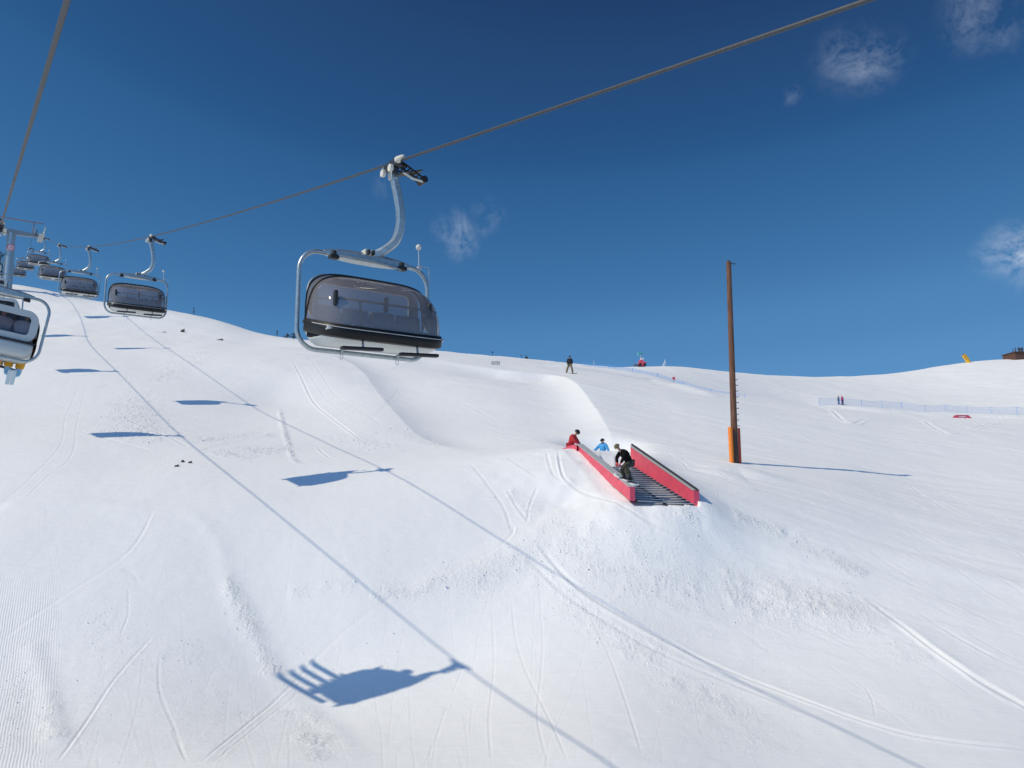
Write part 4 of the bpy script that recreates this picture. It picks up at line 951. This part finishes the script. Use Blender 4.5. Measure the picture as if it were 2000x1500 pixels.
# ------------------------------------------------------------------ fences
def fence(pxs, label, h, spacing):
    P_ = [ground(*a[:2]) if len(a) < 3 else P(*a) for a in pxs]; cum = [0]
    for p in P_: p.z = float(gz(p.x, p.y))
    for a, b_ in zip(P_, P_[1:]): cum.append(cum[-1]+(b_-a).length)
    def at_(s_):
        i = min(max(int(np.searchsorted(cum, s_))-1, 0), len(P_)-2); f = (s_-cum[i])/(cum[i+1]-cum[i]); p = P_[i].lerp(P_[i+1], f); p.z = float(gz(p.x, p.y)); return p
    o = P_[0]; root = thing('net_fence', label, 'fence', o)
    n = max(2, int(cum[-1]/spacing)); tall = []
    for i in range(n+1):
        p = at_(cum[-1]*i/n)-o; hh = h*(1.0+.12*math.sin(i*2.3)); q = MB(); q.tube([p-Vector((0, 0, .2)), p+Vector((0, 0, hh))], .035, 6); q.build('post', bluenet, root); tall.append(hh*.95)
    q = MB(); S_ = np.arange(0, cum[-1], .16); tops = []
    for s_ in S_:
        f = s_/cum[-1]*n; i = min(int(f), n-1); g2 = f-i; sag = .12*4*g2*(1-g2); ht = tall[i]*(1-g2)+tall[i+1]*g2-sag; p = at_(s_)-o; tops.append((p, ht))
        q.tube([p+Vector((0, 0, .0)), p+Vector((0, 0, ht))], .008, 3, False)
    for k_ in range(8):
        f = (k_+.5)/8 if k_ < 7 else 1.0; q.tube([p+Vector((0, 0, ht*f)) for p, ht in tops[::6]],   .008 if k_ < 7 else .022, 3, False)
    q.build('net', bluenet, root)
fence([(1600,791),(1650,791),(1700,795),(1760,799),(1800,803),(1880,806),(1940,808),(2040,810)], 'blue net fence crossing the right slope beside the magenta skier', 1.35, 4.0)
fence([(1140,717,124),(1190,722,121),(1230,727,118),(1290,738,114),(1350,752,110),(1400,768,107),(1455,776,106)], 'blue net fence slanting down from the crest behind the pole', .62, 4.5)

# ------------------------------------------------------------------ small things on the slope and skyline
def at_px(px, py, D=None):
    if D: p = P(px, py, D); p.z = float(gz(p.x, p.y)); return p
    return ground(px, py)
# red and white low box by the fence
p = ground(1878, 817)
root = thing('park_box', 'low red snow-park box with white lettering on the right slope', 'snow park obstacle', p, R(4)); root.scale = (.9,)*3
q = MB(); q.add([(-2.0, -.25, 0), (2.0, -.25, 0), (1.3, -.25, .62), (-1.2, -.25, .62), (-2.0, .25, 0), (2.0, .25, 0), (1.3, .25, .62), (-1.2, .25, .62)], [(0, 1, 2, 3), (4, 7, 6, 5), (0, 4, 5, 1), (1, 5, 6, 2), (2, 6, 7, 3), (3, 7, 4, 0)]); bx_ = q.build('box_body', redm, root)
q = MB(); q.box((.05, 0, .64), (2.5, .56, .03)); q.build('sliding_top', steel, bx_)
q = MB()
for i, (x, w_) in enumerate([(-.55, .16), (-.25, .2), (.05, .14), (.32, .2), (.6, .16)]): q.box((x, -.262, .3), (w_, .012, .26)); 
q.build('lettering', white, bx_)
# yellow padded marker
p = at_px(1893, 708); D = p.y
root = thing('padded_post', 'yellow padded post leaning left on the right skyline', 'padded post', p)
q = MB(); a = Vector((0, 0, -.4)); b_ = P(1882, 693, D)-p; q.tube([a, b_*.5, b_], [.62, .62, .58], 14); o = q.build('pad', yellow, root)
q = MB(); q.tube([b_*.98, b_*1.1], .18, 8); q.tube([b_*.3+Vector((-.5, -.5, 0)), b_*.9+Vector((-.3, -.6, 0))], .07, 5); q.build('post', darksteel, root)
# wooden terrace building on the right skyline
p = at_px(2008, 701); D = p.y; sc = D/FPX
root = thing('wooden_terrace', 'dark brown wooden terrace with railing and posts at the right edge of the skyline', 'terrace', p)
q = MB(); base = Vector((-25*sc, 0, -1.0)); q.box((12*sc, 3, .6), (74*sc, 6, 2.9)); wall = q.build('wall', plank, root)
q = MB(); q.box((12*sc, 3, 2.12), (78*sc, 6.6, .16)); q.build('deck', plank, root)
q = MB()
for k_ in range(11): q.tube([((-25+7.4*k_)*sc, -.2, 2.1), ((-25+7.4*k_)*sc, -.2, 2.9)], .07, 5)
q.tube([(-25*sc, -.2, 2.9), (50*sc, -.2, 2.75)], .06, 5); q.build('railing', plank, root)
for x, hh in ((-24, 3.2), (-19, 3.6), (-9, 3.3), (9, 4.4)):
    q = MB(); q.tube([(x*sc, 1, 2.1), (x*sc, 1, hh)], .1, 6); q.build('post', darksteel, root)
for i, x in enumerate((-9.5, -3.5, 4)):
    pp = p+Vector((x*sc, 1.6, 2.2))
    person(['dark figure standing left of the railing posts on the wooden terrace', 'dark figure in the middle of the wooden terrace', 'dark figure at the right end of the wooden terrace'][i], pp, R(160+20*i), stand, (navyj, dark, dark, dark, black), 'beanie', scale=.95, goggles=False)
# snow gun / lift drive on the skyline
p = at_px(1250, 716, 168); D = 168; sc = D/FPX
root = thing('snow_machine', 'red wheeled machine with pale mast and teal head on the skyline', 'snow machine', p)
q = MB(); q.box((4*sc, 0, .55), (14*sc, 1.4, .95), bev=.1); q.box((2*sc, 0, 1.15), (7*sc, 1.2, .5), bev=.08); body = q.build('body', redm, root)
for x in (-1, 1):
    for y in (-.75, .75):
        w_ = MB(); w_.tube([(4*sc+x*.5, y-.08, .32), (4*sc+x*.5, y+.08, .32)], .32, 14); w_.build('wheel', black, body)
q = MB(); q.tube([(2*sc, 0, 1.3), (2*sc, 0, 2.6)], [.16, .12], 8); q.box((2*sc+.35, 0, 1.65), (.5, .5, .5), bev=.06); q.build('mast', white, root)
tealm = mat('teal_paint', (.08, .38, .42), .5); q = MB(); q.tube([(2*sc-.5, -.2, 2.7), (2*sc+.4, .1, 2.95)], [.33, .28], 14); q.tube([(2*sc-.62, -.24, 2.67), (2*sc-.5, -.2, 2.7)], [.40, .33], 14); q.build('fan_head', tealm, root)
q = MB(); q.box((-8*sc, 0, .35), (10*sc, 1.2, .12)); q.tube([(-12*sc, 0, .35), (-3*sc, 0, .35)], .07, 6); q.tube([(-10*sc, 0, -.1), (-10*sc, 0, .35)], .05, 5); q.build('drawbar', mat('brown_steel', (.14, .08, .05), .7), root)
p = at_px(1295, 716, 172)
root = thing('lance', 'thin white slanted ladder-like frame right of the red machine on the skyline', 'frame', p)
q = MB(); q.tube([(0, 0, -.2), (.45, 0, 1.5)], .06, 6); q.tube([(.35, 0, -.2), (.6, 0, 1.1)], .05, 6); q.tube([(-.3, 0, .0), (.42, 0, 1.0)], .05, 6)
for k_ in range(4): q.tube([(.08+.1*k_, 0, .2+.3*k_), (.38+.06*k_, 0, .15+.25*k_)], .035, 5)
q.build('frame', white, root)
p = at_px(1316, 741, 112)
root = thing('marker_disc', 'small dark red round marker on a stake beside the slanting blue fence', 'marker', p)
q = MB(); q.tube([(0, 0, -.2), (0, 0, .5)], .025, 6); q.build('stake', darksteel, root); q = MB(); q.tube([(0, -.04, .62), (0, .04, .62)], .21, 16); q.build('disc', redm, root)
p = at_px(1160, 716, 150)
root = thing('stake', 'thin pale stake on the skyline left of the red machine', 'stake', p); q = MB(); q.tube([(0, 0, -.2), (0, 0, 1.1)], .045, 6); q.build('rod', cream, root); q = MB(); q.box((0, 0, .6), (.16, .05, .12), bev=.01); q.build('tag', cream, root)
p = at_px(968, 712)
root = thing('grid_barrier', 'small upright wire-grid barrier on the snow left of the khaki rider', 'barrier', p, R(-8)); 
D = p.y; sc = D/FPX; q = MB()
for k_ in range(9): q.tube([(-8*sc+2*sc*k_, 0, .0), (-8*sc+2*sc*k_, 0, 6*sc)], .015, 5)
for k_ in range(4): q.tube([(-8*sc, 0, 2*sc*k_+.02), (8*sc, 0, 2*sc*k_+.02)], .018, 5)
q.build('grid', mat('dull_wire', (.22, .24, .22), .6, .3), root)
for x in (-8, 4, 8): q = MB(); q.tube([(x*sc, 0, -2*sc), (x*sc, 0, 6*sc)], .03, 5); q.build('leg', galvd, root)
# tiny people at the skyline
for px, py, D, c_, lab in ((1017, 703, 128, bluej, 'tiny person in blue on the skyline, left of two'), (1028, 704, 128, dark, 'tiny person in dark clothes on the skyline, right of two')):
    p = at_px(px, py, D); person(lab, p-Vector((0, 0, 1.0)), R(200), stand, (c_, dark, dark, dark, black), 'beanie', goggles=False)
p = at_px(962, 697, 121); root = thing('marker_flag', 'tiny dark marker standing on the crest above the grid barrier', 'marker', p); q = MB(); q.tube([(0, 0, -.3), (0, 0, .6)], .02, 5); q.build('stick', darksteel, root); q = MB(); q.box((0, 0, .62), (.22, .04, .2), bev=.01); q.build('flag', dark, root)
# rocks poking out
def rock(px, py, s_, lab):
    p = ground(px, py); rr = random.Random(px); bm = bmesh.new(); bmesh.ops.create_icosphere(bm, subdivisions=3, radius=1)
    for v in bm.verts:
        n = v.co.normalized(); k_ = .75+.35*math.sin(n.x*3.1+px)*math.cos(n.y*2.7+py)+.18*math.sin(n.z*6+n.x*5)+rr.uniform(-.05, .05); v.co = Vector((n.x*s_[0]*k_, n.y*s_[1]*k_, n.z*s_[2]*k_))
    me_ = bpy.data.meshes.new('rock'); bm.to_mesh(me_); bm.free(); me_.materials.append(rockm); o = bpy.data.objects.new('rock', me_); C.objects.link(o); o.location = p+Vector((0, 0, s_[2]*.2)); tag(o, lab, 'rock')
rock(357, 648, (.22, .2, .3), 'small pointed dark rock below the left skyline'); rock(320, 649, (.30, .15, .06), 'flat dark rock left of the pointed rock'); rock(430, 664, (.36, .25, .10), 'grey rounded rock right of the pointed rock below the skyline')
for i, (px, py) in enumerate(((345, 911), (357, 902), (372, 904))): rock(px, py, (.10, .09, .07), ['tiny stone, lowest left of three on the lower left slope', 'tiny stone, middle of three on the lower left slope', 'tiny stone, rightmost of three on the lower left slope'][i])
# bare shrubs and small trees at the crest
def shrub(px, py, h_, sp, lab, n=26, name='bare_shrub', D=None, needles=False, cat='shrub'):
    p = at_px(px, py, D); rr = random.Random(px*3+1); root = thing(name, lab, cat, p)
    tr_ = MB(); tr_.tube([(0, 0, -.3), (.02, 0, h_*.5), (0, 0, h_)], [.06*h_/2, .04*h_/2, .012], 6); tr_.build('trunk', bark, root)
    q = MB()
    for k_ in range(n):
        z = h_*rr.uniform(.15, .97); a = rr.uniform(0, 6.28); L = sp*(1-.75*z/h_)*rr.uniform(.5, 1.1); d = Vector((math.cos(a), math.sin(a), rr.uniform(-.15, .4)))
        e_ = Vector((0, 0, z))+d*L; q.tube([(0, 0, z), e_], [.02, .008], 4, False)
        for j in range(9 if needles else 3):
            f = rr.uniform(.3, 1); c = Vector((0, 0, z))+d*L*f; s2 = rr.uniform(.08, .2)*(1.3 if needles else .8)
            dd = Vector((rr.uniform(-1, 1), rr.uniform(-1, 1), rr.uniform(-.5, .5))).normalized()*s2; q.tube([c, c+dd], [.035 if needles else .012, .005], 3, False)
    q.build('crown' if needles else 'twigs', needle if needles else bark, root)
shrub(378, 614, 1.0, .2, 'thin dark sapling on the left crest', 16); shrub(541, 656, .75, .25, 'small dark sapling on the crest left of the big chair', 16)
shrub(560, 661, .6, .6, 'low spreading bare shrub on the crest beside the big chair frame', 30); shrub(574, 663, .75, .8, 'bushier bare shrub on the crest touching the big chair frame', 40)
shrub(-4, 560, 8.5, 2.2, 'dark conifer behind the tower mast at the left edge', 130, 'conifer_tree', D=128, needles=True, cat='tree')
